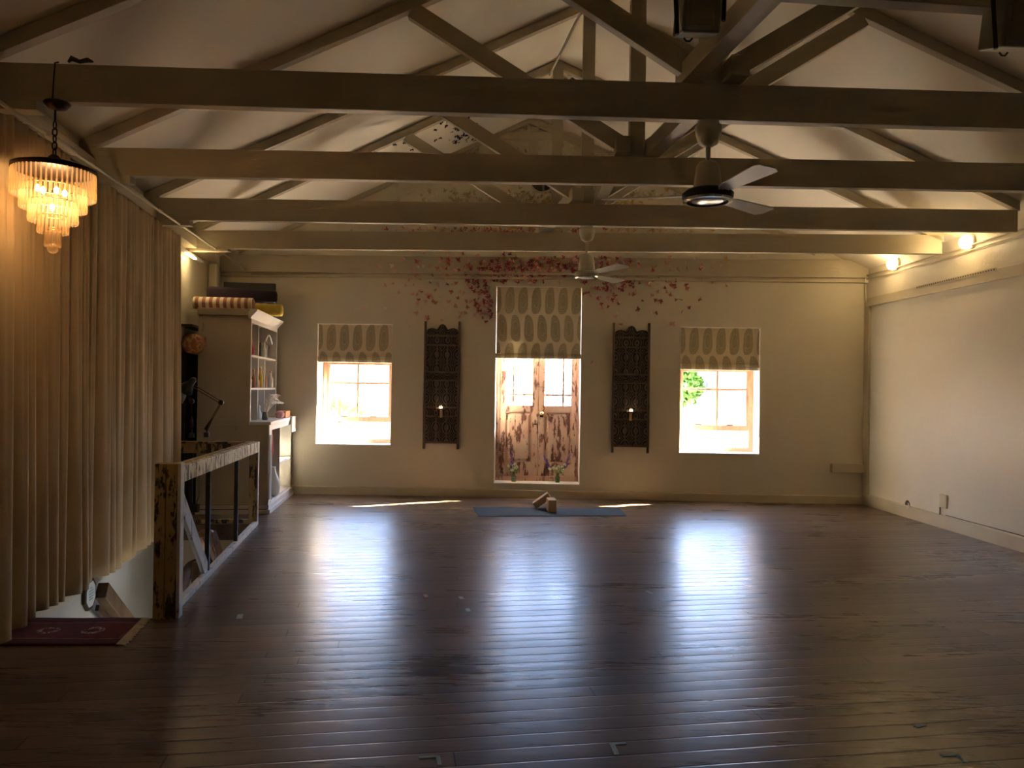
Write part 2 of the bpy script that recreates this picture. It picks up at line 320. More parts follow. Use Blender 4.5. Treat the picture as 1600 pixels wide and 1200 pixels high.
# ------------------------------------------------------------------ mesh helpers
class MB:
    def __init__(s, M=None): s.v = []; s.f = []; s.M = M or Matrix.Identity(4)
    def add(s, vs, fs):
        k = len(s.v); s.v += [s.M @ V(p) for p in vs]; s.f += [tuple(k + i for i in f) for f in fs]; return s
    def hexa(s, p):      # 8 points: bottom 4 ccw, top 4 ccw
        return s.add(p, [(3, 2, 1, 0), (4, 5, 6, 7), (0, 1, 5, 4), (1, 2, 6, 5), (2, 3, 7, 6), (3, 0, 4, 7)])
    def box(s, lo, hi):
        (a, b, c), (d, e, f) = lo, hi
        return s.hexa([(a, b, c), (d, b, c), (d, e, c), (a, e, c), (a, b, f), (d, b, f), (d, e, f), (a, e, f)])
    def bar(s, p, q, w, h, upv=(0, 0, 1)):   # centred bar from p to q
        p, q = V(p), V(q); e = (q - p).normalized(); sd = e.cross(V(upv)).normalized(); u = sd.cross(e)
        a, c = sd * w / 2, u * h / 2
        return s.hexa([p - a - c, q - a - c, q + a - c, p + a - c, p - a + c, q - a + c, q + a + c, p + a + c])
    def tube(s, pts, r, n=8, cap=True):
        pts = [V(p) for p in pts]; rs = r if isinstance(r, (list, tuple)) else [r] * len(pts)
        vs = []; fs = []; ref = None
        for i, p in enumerate(pts):
            t = (pts[min(i + 1, len(pts) - 1)] - pts[max(i - 1, 0)]).normalized()
            if ref is None: ref = V((0, 0, 1)) if abs(t.z) < .9 else V((1, 0, 0))
            a = (ref - t * ref.dot(t)).normalized(); ref = a; c = t.cross(a)
            for k in range(n):
                th = 2 * math.pi * k / n; vs.append(p + (a * math.cos(th) + c * math.sin(th)) * rs[i])
        for i in range(len(pts) - 1):
            for k in range(n): fs.append((i * n + k, i * n + (k + 1) % n, (i + 1) * n + (k + 1) % n, (i + 1) * n + k))
        if cap: fs.append(tuple(range(n))[::-1]); fs.append(tuple((len(pts) - 1) * n + k for k in range(n)))
        return s.add(vs, fs)
    def lathe(s, c, prof, n=24, axis=(0, 0, 1), cap=True):      # prof: (radius, height)
        c = V(c); z = V(axis).normalized(); a = V((1, 0, 0)) if abs(z.x) < .9 else V((0, 1, 0)); a = (a - z * a.dot(z)).normalized(); b_ = z.cross(a)
        vs = []; fs = []
        for r, h in prof:
            for k in range(n):
                th = 2 * math.pi * k / n; vs.append(c + z * h + (a * math.cos(th) + b_ * math.sin(th)) * max(r, 1e-4))
        for i in range(len(prof) - 1):
            for k in range(n): fs.append((i * n + k, i * n + (k + 1) % n, (i + 1) * n + (k + 1) % n, (i + 1) * n + k))
        if cap: fs.append(tuple(range(n))[::-1]); fs.append(tuple((len(prof) - 1) * n + k for k in range(n)))
        return s.add(vs, fs)
    def ball(s, c, r, n=12, m=8, sc=(1, 1, 1)):
        vs = []; fs = []; c = V(c)
        for i in range(m + 1):
            ph = math.pi * i / m
            for k in range(n):
                th = 2 * math.pi * k / n
                vs.append(c + V((r * sc[0] * math.sin(ph) * math.cos(th), r * sc[1] * math.sin(ph) * math.sin(th), -r * sc[2] * math.cos(ph))))
        for i in range(m):
            for k in range(n): fs.append((i * n + k, i * n + (k + 1) % n, (i + 1) * n + (k + 1) % n, (i + 1) * n + k))
        return s.add(vs, fs)
    def prism(s, poly, d):                     # poly (3D points, planar) pushed by d
        d = V(d); k = len(poly); P = [V(p) for p in poly]
        return s.add(P + [p + d for p in P], [tuple(range(k))[::-1], tuple(range(k, 2 * k))] + [(i, (i + 1) % k, (i + 1) % k + k, i + k) for i in range(k)])
    def build(s, name, mat, parent=None, smooth=False, bevel=0, **kw):
        me = bpy.data.meshes.new(name); off = V((0, 0, 0)); q = parent
        while q is not None: off += q.location; q = q.parent
        origin = kw.pop('origin', None)
        if kw.pop('local', False): off = V((0, 0, 0))
        if parent is None and origin is not None: off = V(origin)
        me.from_pydata([tuple(p - off) for p in s.v], [], s.f); me.validate(); me.update()
        me.materials.append(MATS[mat])
        if smooth: me.shade_smooth()
        ob = bpy.data.objects.new(name, me); COL.objects.link(ob)
        if parent is not None: ob.parent = parent
        elif origin is not None: ob.location = origin
        if bevel:
            bv = ob.modifiers.new('bevel', 'BEVEL'); bv.width = bevel; bv.segments = 2; bv.limit_method = 'ANGLE'
        for k, v_ in kw.items(): ob[k] = v_
        return ob
def empty(name, loc, label=None, category=None, group=None, rz=0):
    o = bpy.data.objects.new(name, None); COL.objects.link(o); o.location = loc; o.rotation_euler = (0, 0, rz); o.empty_display_size = .1
    if label: o['label'] = label
    if category: o['category'] = category
    if group: o['group'] = group
    return o
def tag(o, label, category, group=None, kind=None):
    o['label'] = label; o['category'] = category
    if group: o['group'] = group
    if kind: o['kind'] = kind
    return o
def struct(o): o['kind'] = 'structure'; return o
def copy_tree(o, parent=None):
    c = o.copy(); COL.objects.link(c); c.parent = parent
    for ch in list(o.children): copy_tree(ch, c)
    return c
def frame(origin, e):            # matrix: local x along e, local z up, local y = z cross x
    e = V(e).normalized(); z = V((0, 0, 1)); y = z.cross(e)
    M = Matrix((e, y, z)).transposed().to_4x4(); M.translation = V(origin); return M
# ------------------------------------------------------------------ openings in the far wall
REC = .30; THK = .46
MF = frame(FAR.P(0, 0), FAR.e)               # wall frame: x = u, y = into the wall, z = up
def FU(px, py, off=0.0):
    p = FAR.at(px, py, off); return FAR.u(p), p.z
def opening(xl, xr, ymid, yt, yb):
    xm = (xl + xr) / 2
    return FU(xl, ymid)[0], FU(xr, ymid)[0], FU(xm, yb)[1], FU(xm, yt)[1]
OP1 = opening(494.5, 612.5, 600, 505.5, 694.5)
OPD = opening(773, 908, 600, 447.5, 756)
OP2 = opening(1062, 1188, 600, 511, 708.5)
for i, o_ in enumerate((OP1, OPD, OP2)):     # daylight enters here
    a = bpy.data.lights.new('window_portal', 'AREA'); a.shape = 'RECTANGLE'; a.size = o_[1] - o_[0]; a.size_y = o_[3] - o_[2]
    a.cycles.is_portal = True
    po = bpy.data.objects.new('window_portal', a); COL.objects.link(po)
    c = MF @ V(((o_[0] + o_[1]) / 2, THK + .01, (o_[2] + o_[3]) / 2))
    X = FAR.e; Z = -FAR.n * -1   # light faces into the room
    Zc = -FAR.n; Y = V((0, 0, 1)); Xc = Y.cross(Zc)
    mm = Matrix((Xc, Y, Zc)).transposed().to_4x4(); mm.translation = c; po.matrix_world = mm

# ------------------------------------------------------------------ trusses measured
ZB = 3.06; TIE_H = .21; TIE_T = .07
def on_z(px, py, z): return G(px, py, z)
def tie_line(p, q):
    w_ = Wall(on_z(*p, ZB), on_z(*q, ZB)); return w_
TR = []
for (p, q, kx) in (((1380, 0), (1560, 12), None), ((50, 157), (1600, 201), 1111), ((150, 273.5), (1600, 298), 996),
                   ((350, 344.5), (1280, 358), 919), ((358, 388.4), (1460, 396.5), 871), ((346, 421.2), (1350, 428), None)):
    w_ = tie_line(p, q)
    if kx is None: w_ = w_
    L_, R_ = cross2(w_, LFT), cross2(w_, RGT)
    TR.append(dict(w=w_, L=L_, R=R_, kx=kx))
for t in TR:
    if t['kx']: c = t['w'].at(t['kx'], 200)
    else: c = None
    t['C'] = V((c.x, c.y, 0)) if c is not None else None
k_ = (TR[4]['C'] - TR[1]['C']); k_.normalize()
for t in (TR[0], TR[5]):
    t['C'] = cross2(t['w'], Wall(TR[1]['C'], TR[4]['C']))
TR[5]['w'] = FAR; TR[5]['L'] = cFL; TR[5]['R'] = cFR; TR[5]['C'] = cross2(FAR, Wall(TR[1]['C'], TR[4]['C']))
for t in TR: print('TRUSS', [tuple(round(x, 2) for x in t[k][:2]) for k in 'LCR'])
ZAP, SL = 5.14, .455
CEILZ = ZAP + .10
backC = cross2(BACK, Wall(TR[1]['C'], TR[4]['C']))

# ------------------------------------------------------------------ ceiling
def loft(rows, thick, name, mat):
    b_ = MB(); n_ = len(rows); vs = []; fs = []
    for a, c in rows: vs += [V(a), V(c)]
    for a, c in rows: vs += [V(a) + V((0, 0, thick)), V(c) + V((0, 0, thick))]
    for i in range(n_ - 1):
        j = 2 * i; fs.append((j, j + 1, j + 3, j + 2)); k = 2 * n_ + j; fs.append((k + 2, k + 3, k + 1, k))
    fs.append((0, 2 * n_, 2 * n_ + 1, 1)); e_ = 2 * (n_ - 1); fs.append((e_ + 1, 2 * n_ + e_ + 1, 2 * n_ + e_, e_))
    for s_ in (0, 1):
        for i in range(n_ - 1):
            j = 2 * i + s_; fs.append((j, j + 2, j + 2 + 2 * n_, j + 2 * n_) if s_ else (j + 2 * n_, j + 2 + 2 * n_, j + 2, j))
    b_.add(vs, fs); return b_.build(name, mat)
def lift(p, z): return V((p.x, p.y, z))
def eave(C, E, slope=SL, over=.35):
    d = (E - C); L = d.length; d.normalize(); q = C + d * (L + over); return lift(q, CEILZ - slope * (L + over))
order = [backC] + [t['C'] for t in TR]
LL = [cBL] + [t['L'] for t in TR]; RR = [cBR] + [t['R'] for t in TR]
ext = FAR.n * -.5
rowsL = [(eave(c, l), lift(c, CEILZ)) for c, l in zip(order, LL)]; rowsR = [(lift(c, CEILZ), eave(c, r)) for c, r in zip(order, RR)]
def push(rows):
    a, b_ = rows[0]; c, d_ = rows[-1]
    return [(a + V((0, -.4, 0)), b_ + V((0, -.4, 0)))] + rows[1:-1] + [(c + ext, d_ + ext)]
struct(loft(push(rowsL), .12, 'ceiling', 'ceiling_paint')); struct(loft(push(rowsR), .12, 'ceiling', 'ceiling_paint'))

# ------------------------------------------------------------------ walls
def gable(w_, L, C, R, name, openings=(), z0=0.0, thick=THK, mat='wall_paint'):
    M = frame(w_.P(0, 0), w_.e); b_ = MB(M)
    if (M.to_3x3() @ V((0, 1, 0))).dot(w_.n) > 0: sgn = -1
    else: sgn = 1
    y0, y1 = (0, thick) if sgn > 0 else (-thick, 0)
    uL, uR, uC = w_.u(L), w_.u(R), w_.u(C)
    if uL > uR: uL, uR = uR, uL
    uL -= .35; uR += .35
    xs = sorted({uL, uR} | {x for o in openings for x in o[:2]})
    top = 2.95 if openings else 2.95
    for a, c in zip(xs, xs[1:]):
        cuts = [o for o in openings if o[0] <= a + 1e-6 and o[1] >= c - 1e-6]
        if cuts:
            o = cuts[0]; b_.box((a, y0, z0), (c, y1, o[2])); b_.box((a, y0, o[3]), (c, y1, top))
        else: b_.box((a, y0, z0), (c, y1, top))
    e1 = CEILZ - SL * abs(uC - uL) + .04; e2 = CEILZ - SL * abs(uR - uC) + .04
    poly = [(uL, y0, top), (uR, y0, top), (uR, y0, e2), (uC, y0, CEILZ + .06), (uL, y0, e1)]
    b_.prism(poly, (0, y1 - y0, 0))
    return struct(b_.build(name, mat))
gable(FAR, cFL, TR[5]['C'], cFR, 'wall_far', (OP1, OPD, OP2), -.05)
gable(BACK, cBL, backC, cBR, 'wall_back', (), -.05, .2, 'white_paint')
def side_wall(w_, p, q, name, z0, z1, thick, mat, off=0.0):
    u0, u1 = sorted((w_.u(p), w_.u(q)))
    b_ = MB()
    P4 = [w_.P(u0, z0, off), w_.P(u1, z0, off), w_.P(u1, z0, -thick), w_.P(u0, z0, -thick)]
    b_.hexa(P4 + [V((p_.x, p_.y, z1)) for p_ in P4]); return struct(b_.build(name, mat))
def eave_z(C, E): return CEILZ - SL * (E - C).length
side_wall(RGT, cFR, cBR, 'wall_right', -.05, 3.62, .3, 'glossy_wall_paint')
side_wall(LFT, cFL, cBL, 'wall_left', -.14, 3.42, .3, 'wall_paint')
# stairwell
NE = [G(50, 966), G(240, 968)]; RL = Wall(G(283, 943), G(418, 800))
near_w = Wall(NE[0], NE[1]); pN_R = cross2(near_w, RL); pN_L = cross2(near_w, LFT)
pF_R = RL.P(RL.u(G(400, 820)), 0); FARE = Wall(pF_R, pF_R + V((-1, -.12, 0))); pF_L = cross2(FARE, LFT)
print('STAIR', pN_L, pN_R, pF_R, pF_L)
def slab(poly, z0, z1, name, mat):
    b_ = MB(); b_.prism([(p[0], p[1], z0) for p in poly], (0, 0, z1 - z0)); return b_
fl = MB()
def addpoly(poly): fl.prism([(p[0], p[1], -.16) for p in poly], (0, 0, .16))
rl_far = cross2(RL, FAR); rl_near = pN_R
nearR = cross2(near_w, RGT)
addpoly([cBL, cBR, nearR, pN_R, pN_L])
addpoly([pN_R, nearR, cFR, rl_far])
addpoly([pF_L, pF_R, rl_far, cFL])
struct(fl.build('floor', 'floor_boards'))
sv = MB()
def wallseg(a, c, t, z0, z1, mb):
    a = V((a[0], a[1], 0)); c = V((c[0], c[1], 0)); e_ = (c - a).normalized(); n_ = V((0, 0, 1)).cross(e_) * t
    mb.prism([a + V((0, 0, z0)), c + V((0, 0, z0)), c + n_ + V((0, 0, z0)), a + n_ + V((0, 0, z0))], (0, 0, z1 - z0))
pk = LFT.P(LFT.u(V((-2.357 - .161 * 6.14, 6.14, 0))), 0)
b_ = MB(); wallseg(LFT.P(LFT.u(pN_L) + .3, 0), pk, .3, -2.8, -.14, b_)
q1 = LFT.P(LFT.u(pk), 0, -.08); q2 = LFT.P(LFT.u(pF_L) - .3, 0, -.08); wallseg(q1, q2, .3, -2.8, -.14, b_)
struct(b_.build('wall_stairwell', 'stair_wall_paint'))
b_ = MB(); wallseg(pF_L + (pF_L - pF_R).normalized() * .3, pF_R + V((.3, .02, 0)), .2, -2.8, -.16, b_)
struct(b_.build('wall_stairwell', 'dresser_paint')); b_ = MB()
wallseg(pF_R, RL.P(RL.u(pN_R) - .3, 0), .15, -2.8, -.16, b_)
struct(b_.build('wall_stairwell', 'dresser_paint')); b_ = MB()
wallseg(pN_R + V((.2, 0, 0)), pN_L + V((-.2, 0, 0)), .15, -2.8, -.16, b_)
struct(b_.build('wall_stairwell', 'dresser_paint'))
b_ = MB(); b_.prism([pN_L + V((-.5, -.3, -2.85)), pN_R + V((.3, -.3, -2.85)), pF_R + V((.3, .3, -2.85)), pF_L + V((-.5, .3, -2.85))], (0, 0, .1))
struct(b_.build('floor_lower', 'stair_wood'))
# stairs going down away from the viewer
st = empty('staircase', pN_L, 'dark wooden stairs going down through the opening in the floor', 'stairs')
axis = -LFT.e; nS = 13; run = .255; rise = .19
wS = (pN_R - pN_L).length - .1
side = (V((1, 0, 0)) - axis * V((1, 0, 0)).dot(axis)).normalized()
A0 = pN_L + side * .05 + axis * .02
for i in range(nS):
    z = -rise * (i + 1); a = A0 + axis * run * i
    b_ = MB(); M = Matrix((side, axis, V((0, 0, 1)))).transposed().to_4x4(); M.translation = a; b_.M = M
    b_.box((0, -.02, z - .035), (wS, run + .0, z)); b_.build('tread', 'stair_wood', st, bevel=.004)
    b_ = MB(M); b_.box((0, -.02, z), (wS, 0.0, z + rise - .035)); b_.build('riser', 'stair_wood', st)

# baseboards
def base(w_, a, c, z1, t, name, mat='trim_paint', z0=0.0):
    ua, uc = w_.u(a), w_.u(c); b_ = MB(); P4 = [w_.P(ua, z0, 0), w_.P(uc, z0, 0), w_.P(uc, z0, t), w_.P(ua, z0, t)]
    b_.hexa(P4 + [V((p.x, p.y, z1)) for p in P4[:2]] + [V((p.x, p.y, z1 - .012)) for p in P4[2:]]); return struct(b_.build(name, mat, bevel=.003))
base(FAR, FAR.P(FAR.u(cFL) + 1.0, 0), cFR, .115, .025, 'baseboard_far')
base(RGT, cFR, RGT.P(RGT.u(cFR) + 12.8, 0), .15, .028, 'baseboard_right')
# curb strip along the stair opening
b_ = MB(); u0 = RL.u(G(283, 943)) - .27; u1 = RL.u(pF_R)
b_.bar(RL.P(u0, .02, .0), RL.P(u1, .02, .0), .05, .045); struct(b_.build('trim_stair_edge', 'board_paint', bevel=.004))
b_ = MB(); b_.bar(pN_L + V((0, 0, -.06)), pN_R + V((0, 0, -.06)), .02, .125); struct(b_.build('trim_stair_nosing', 'old_timber'))
b_ = MB(); b_.bar(pF_L + V((.1, -.02, -.04)), pF_R + V((0, -.02, -.04)), .04, .10); struct(b_.build('trim_stair_far_edge', 'old_timber'))

# right wall frame: horizontal strip, corner post
ztr = RGT.at(1360, 470).z; zt1 = RGT.at(1600, 415).z; zt2 = RGT.at(1600, 429).z
def rb(px1, py1, px2, py2, h, t, name, mat='trim_paint'):
    a = RGT.at(px1, py1, t / 2); c = RGT.at(px2, py2, t / 2); d = (c - a); c2 = c + d * 1.6 if px2 >= 1599 else c
    b_ = MB(); b_.bar(a, c2, t, h); return struct(b_.build(name, mat, bevel=.004))
rb(1356, 472.6, 1600, 419.7, .117, .035, 'trim_right_rail')
rb(1358, 473, 1362, 471, .1, .035, 'trim_right_rail')
b_ = MB(); u_ = RGT.u(RGT.at(1358, 600)); b_.M = frame(RGT.P(u_, 0), RGT.e)
b_.box((-.10, -.03, .15), (.03, 0, RGT.at(1358, 474).z)); struct(b_.build('trim_right_post', 'trim_paint', bevel=.004))
# far wall plate and cornice
b_ = MB(MF); zc = FU(850, 425)[1]
uA, uB = FAR.u(cFL), FAR.u(cFR)
b_.box((uA, -.07, 3.06), (uB, 0, 3.30)); struct(b_.build('trim_far_plate', 'timber_paint', bevel=.004))
b_ = MB(MF); b_.box((uA, -.035, 3.0), (uB, 0, 3.035)); b_.box((uA, -.02, 3.035), (uB, 0, 3.06)); struct(b_.build('trim_far_moulding', 'trim_paint', bevel=.003))
# left cornice
b_ = MB(); P4 = [LFT.P(LFT.u(V((-2.357 - .161 * 9.75, 9.75, 0))), 3.06, 0), LFT.P(LFT.u(cBL), 3.06, 0)]
P4 = [P4[0], P4[1], LFT.P(LFT.u(P4[1]), 3.06, .13), LFT.P(LFT.u(P4[0]), 3.06, .13)]
b_.hexa(P4 + [p + V((0, 0, .12)) for p in P4]); struct(b_.build('trim_left_cornice', 'trim_paint', bevel=.006))

# ------------------------------------------------------------------ trusses
LAB = [None, 'nearest full roof truss, its tie beam carrying the chandelier and the larger fan',
       'second painted roof truss from the viewer, king post behind the nearer fan rod',
       'third painted roof truss, carrying the smaller ceiling fan under its king post',
       'fourth painted roof truss, the one closest to the far gable wall']
LAB[0] = 'roof truss overhead at the top right, only the underside of its tie beam showing'
def truss(i):
    t = TR[i]; wv_ = t['w']; C, L, R = t['C'], t['L'], t['R']
    root = empty('roof_truss', (C.x, C.y, ZB), LAB[i], 'roof truss', 'roof trusses')
    e_ = (R - L).normalized(); back = V((0, 0, 1)).cross(e_)       # away from the viewer
    mid = back * TIE_T / 2
    uL, uR = -(C - L).length, (R - C).length
    P = lambda u, z: C + e_ * u + mid + V((0, 0, z))
    uR -= .12
    b_ = MB(); zt = ZB + TIE_H
    N_ = 14; rnd = random.Random(i)
    # tie beam with the ends cut to the slope of the rafters
    zr = lambda u: ZAP + .06 - SL * abs(u)
    poly = [P(uL, ZB), P(uR - .02, ZB), P(uR - .02, min(zt, max(ZB + .1, zr(uR)))), P(min(uR - .02, (ZAP + .06 - zt) / SL), zt), P(max(uL, -(ZAP + .06 - zt) / SL), zt), P(uL, min(zt, zr(uL)))]
    pp = []
    for p in poly:
        if not pp or (p - pp[-1]).length > .002: pp.append(p)
    b_.prism([p - mid for p in pp], back * TIE_T); b_.build('tie_beam', 'timber_paint', root, bevel=.004)
    for s_, uE in ((-1, uL), (1, uR)):
        b_ = MB(); U = abs(uE); t0 = 0.0
        lo = [P(0, ZAP), P(s_ * U, ZAP - SL * U), P(s_ * U, ZAP - SL * U + .092), P(0, ZAP + .092)]
        b_.prism([p - mid for p in lo], back * TIE_T); b_.build('rafter', 'timber_paint', root, bevel=.003)
        # strut from rafter to the king post foot
        a = P(s_ * 1.72, ZAP - SL * 1.72 + .0); c = P(s_ * .05, zt + .05)
        b_ = MB(); b_.bar(a, c, TIE_T * .95, .125, upv=(0, 0, 1)); b_.build('strut', 'timber_paint', root, bevel=.003)
    b_ = MB(); b_.M = frame(C + mid, e_); b_.box((-.058, -TIE_T / 2 - .004, zt - .002), (.058, TIE_T / 2 + .004, ZAP + .06)); b_.build('king_post', 'timber_paint', root, bevel=.003)
    return root
for i in range(5): truss(i)
# corbels on the left wall
CLB = ['block under the tie beam end at the upper left corner', 'block under the second tie beam end above the curtain', 'block under the third tie beam end above the curtain', 'block under the fourth tie beam end beside the pale pillar']
for i, px in ((1, 55), (2, 203), (3, 297), (4, 358)):
    t = TR[i]; e_ = (t['R'] - t['L']).normalized(); q = on_z(px, {1: 165, 2: 279, 3: 348, 4: 391}[i], ZB)
    q = t['w'].at(px, 300); ln = (V((q.x, q.y, 0)) - t['L']).dot(e_)
    b_ = MB(frame(t['L'], e_)); b_.box((0, -.004, ZB - (.052 if i < 4 else .03)), (ln, TIE_T + .02, ZB)); tag(b_.build('corbel', 'timber_paint', bevel=.004, origin=tuple(lift(t['L'], ZB))), 'short cream painted ' + CLB[i - 1], 'corbel', 'corbels')
# binders lying on the tie beams beside the king posts
def binder(i, j, si, sj, label, ei=.0, ej=.12):
    zt = ZB + TIE_H + .06
    ti, tj = TR[i], TR[j]; ei_ = (ti['R'] - ti['L']).normalized()
    a = ti['C'] + ei_ * (si * .118) ; c = tj['C'] + ei_ * (sj * .118)
    d = (c - a).normalized(); a = a - d * ej; c = c + d * (.12)
    b_ = MB(); b_.bar(lift(a, zt), lift(c, zt), .11, .116); tag(b_.build('binder_beam', 'timber_paint', bevel=.004), label, 'beam', 'binder beams')
binder(0, 1, -1, -1, 'long timber running overhead towards the viewer from the nearest king post', ej=1.0)
binder(1, 2, 1, 1, 'long timber with its cut end showing just beyond the nearest king post foot')
binder(2, 3, -1, 1, 'long timber between the king posts of the second and third trusses')
binder(3, 4, -1, -1, 'long timber between the king posts of the third and fourth trusses')
# gable wall timbers
gb = empty('gable_framing', MF @ V((FAR.u(TR[5]['C']), 0, 3.4)), 'painted battens and rails framing the gable wall behind the trusses', 'wall framing')
def gbox(px0, px1, py0, py1, t, nm):
    u0, z1 = FU(px0, py0); u1, z0 = FU(px1, py1); b_ = MB(MF); b_.box((u0, -t, z0), (u1, 0, z1)); b_.build(nm, 'trim_paint', gb, bevel=.003)
uc = FAR.u(TR[5]['C'])
for s_ in (-1, 1):
    b_ = MB(MF); U = 4.0 if s_ < 0 else 3.9
    b_.prism([(uc, -.06, ZAP), (uc + s_ * U, -.06, ZAP - SL * U), (uc + s_ * U, -.06, ZAP - SL * U + .098), (uc, -.06, ZAP + .098)], (0, .06, 0)); b_.build('verge_rafter', 'timber_paint', gb, bevel=.003)
for (a, c) in ((783, 797), (828, 841), (898, 909)): gbox(a, c, 200, 268, .035, 'batten')
gbox(783, 909, 208, 220, .055, 'rail'); gbox(783, 909, 262, 268, .045, 'rail')
# round vent
vt = empty('round_vent', MF @ V((FU(847, 283)[0], 0, FU(847, 283)[1])), 'round dark vent with a grey bar high on the gable wall', 'vent')
cV = MF @ V((FU(847, 283)[0], 0, FU(847, 283)[1])); ny = FAR.n
b_ = MB(); b_.lathe(cV, [(.15, 0), (.165, 0), (.165, .03), (.15, .03), (.15, 0)], 32, FAR.n, cap=False); b_.build('rim', 'trim_paint', vt, smooth=False)
b_ = MB(); b_.lathe(cV, [(.149, .0), (.149, .008)], 32, FAR.n); b_.build('opening', 'black_metal', vt)
b_ = MB(); b_.bar(cV + V((.02, 0, -.145)) + ny * .02, cV + V((.02, 0, .145)) + ny * .02, .03, .012, upv=ny); b_.build('bar', 'grey_ceramic', vt)

# ------------------------------------------------------------------ windows
def window(n, op, sash, label):
    """sash: pixel rows/cols on the recessed plane."""
    u0, u1, z0, z1 = op; M = MF
    root = empty('window_%d' % n, M @ V((u0, REC, z0)));
    struct(root)
    def bx(a, c, d, e, name, y0=REC, y1=REC + .07, par=root, mat='window_wood'):
        b_ = MB(M); b_.box((a, y0, d), (c, y1, e)); return b_.build(name, mat, par, bevel=.004)
    fr = .07
    hz = lambda py: FAR.at((sash['xl'] + sash['xr']) / 2, py, -REC).z
    hu = lambda px: FAR.u(FAR.at(px, 620, -REC))
    zb = z0 + .0; 
    for a, c in ((u0, u0 + fr), (u1 - fr, u1)): bx(a, c, z0, z1, 'frame')
    bx(u0 + fr, u1 - fr, z0, hz(sash['bot']), 'frame'); bx(u0 + fr, u1 - fr, z1 - fr, z1, 'frame')
    a, c = u0 + fr, u1 - fr; zm1, zm0 = hz(sash['mid'][0]), hz(sash['mid'][1]); zt_ = hz(sash['top'])
    S = empty('sash', (0, 0, 0)); S.parent = root
    def sb(*k): return bx(*k, y0=REC + .012, y1=REC + .055, par=root)
    sb(a, c, zm0, zm1, 'mid_rail'); sb(a, c, zt_ , zt_ + .045, 'top_rail'); sb(a, a + .035, zm1, zt_, 'stile'); sb(c - .035, c, zm1, zt_, 'stile')
    um = hu(sash['mull']); bx(um - .015, um + .015, zm1, zt_, 'glazing_bar', REC + .02, REC + .05)
    zh = hz(sash['tran']); bx(a + .035, c - .035, zh - .015, zh + .015, 'glazing_bar', REC + .022, REC + .048)
    b_ = MB(M); b_.box((a, REC + .032, zm1), (c, REC + .036, zt_)); b_.build('pane', 'window_glass', root)
    b_ = MB(M); b_.box((a, REC + .032, hz(sash['bot'])), (c, REC + .036, zm0)); b_.build('pane', 'window_glass', root)
    bpy.data.objects.remove(S)
    # fixed head above the sash, behind the blind
    bx(a, c, zt_ + .045, z1 - fr, 'head_panel', REC + .02, REC + .05)
    for f_ in (.27, .73): bx(a + (c - a) * f_ - .05, a + (c - a) * f_ + .05, zm1, zm1 + .012, 'latch', REC - .005, REC + .02, root, 'dark_bronze')
window(1, OP1, dict(xl=503, xr=611, bot=685, mid=(651, 659), top=570, mull=558.5, tran=598.5), '')
window(2, OP2, dict(xl=1068, xr=1183, bot=699, mid=(664.5, 673), top=581, mull=1121, tran=608.5), '')
# white painted inner reveals
for n, op in ((1, OP1), (2, OP2), (3, OPD)):
    u0, u1, z0, z1 = op; b_ = MB(MF)
    b_.box((u0, -.006, z0 - .001), (u0 + .008, REC, z1)); b_.box((u1 - .008, -.006, z0), (u1, REC, z1)); b_.box((u0, -.006, z1 - .008), (u1, REC, z1)); b_.box((u0, -.012, z0 - .012), (u1, REC, z0 + .004))
    struct(b_.build('trim_reveal_%d' % n, 'white_paint'))
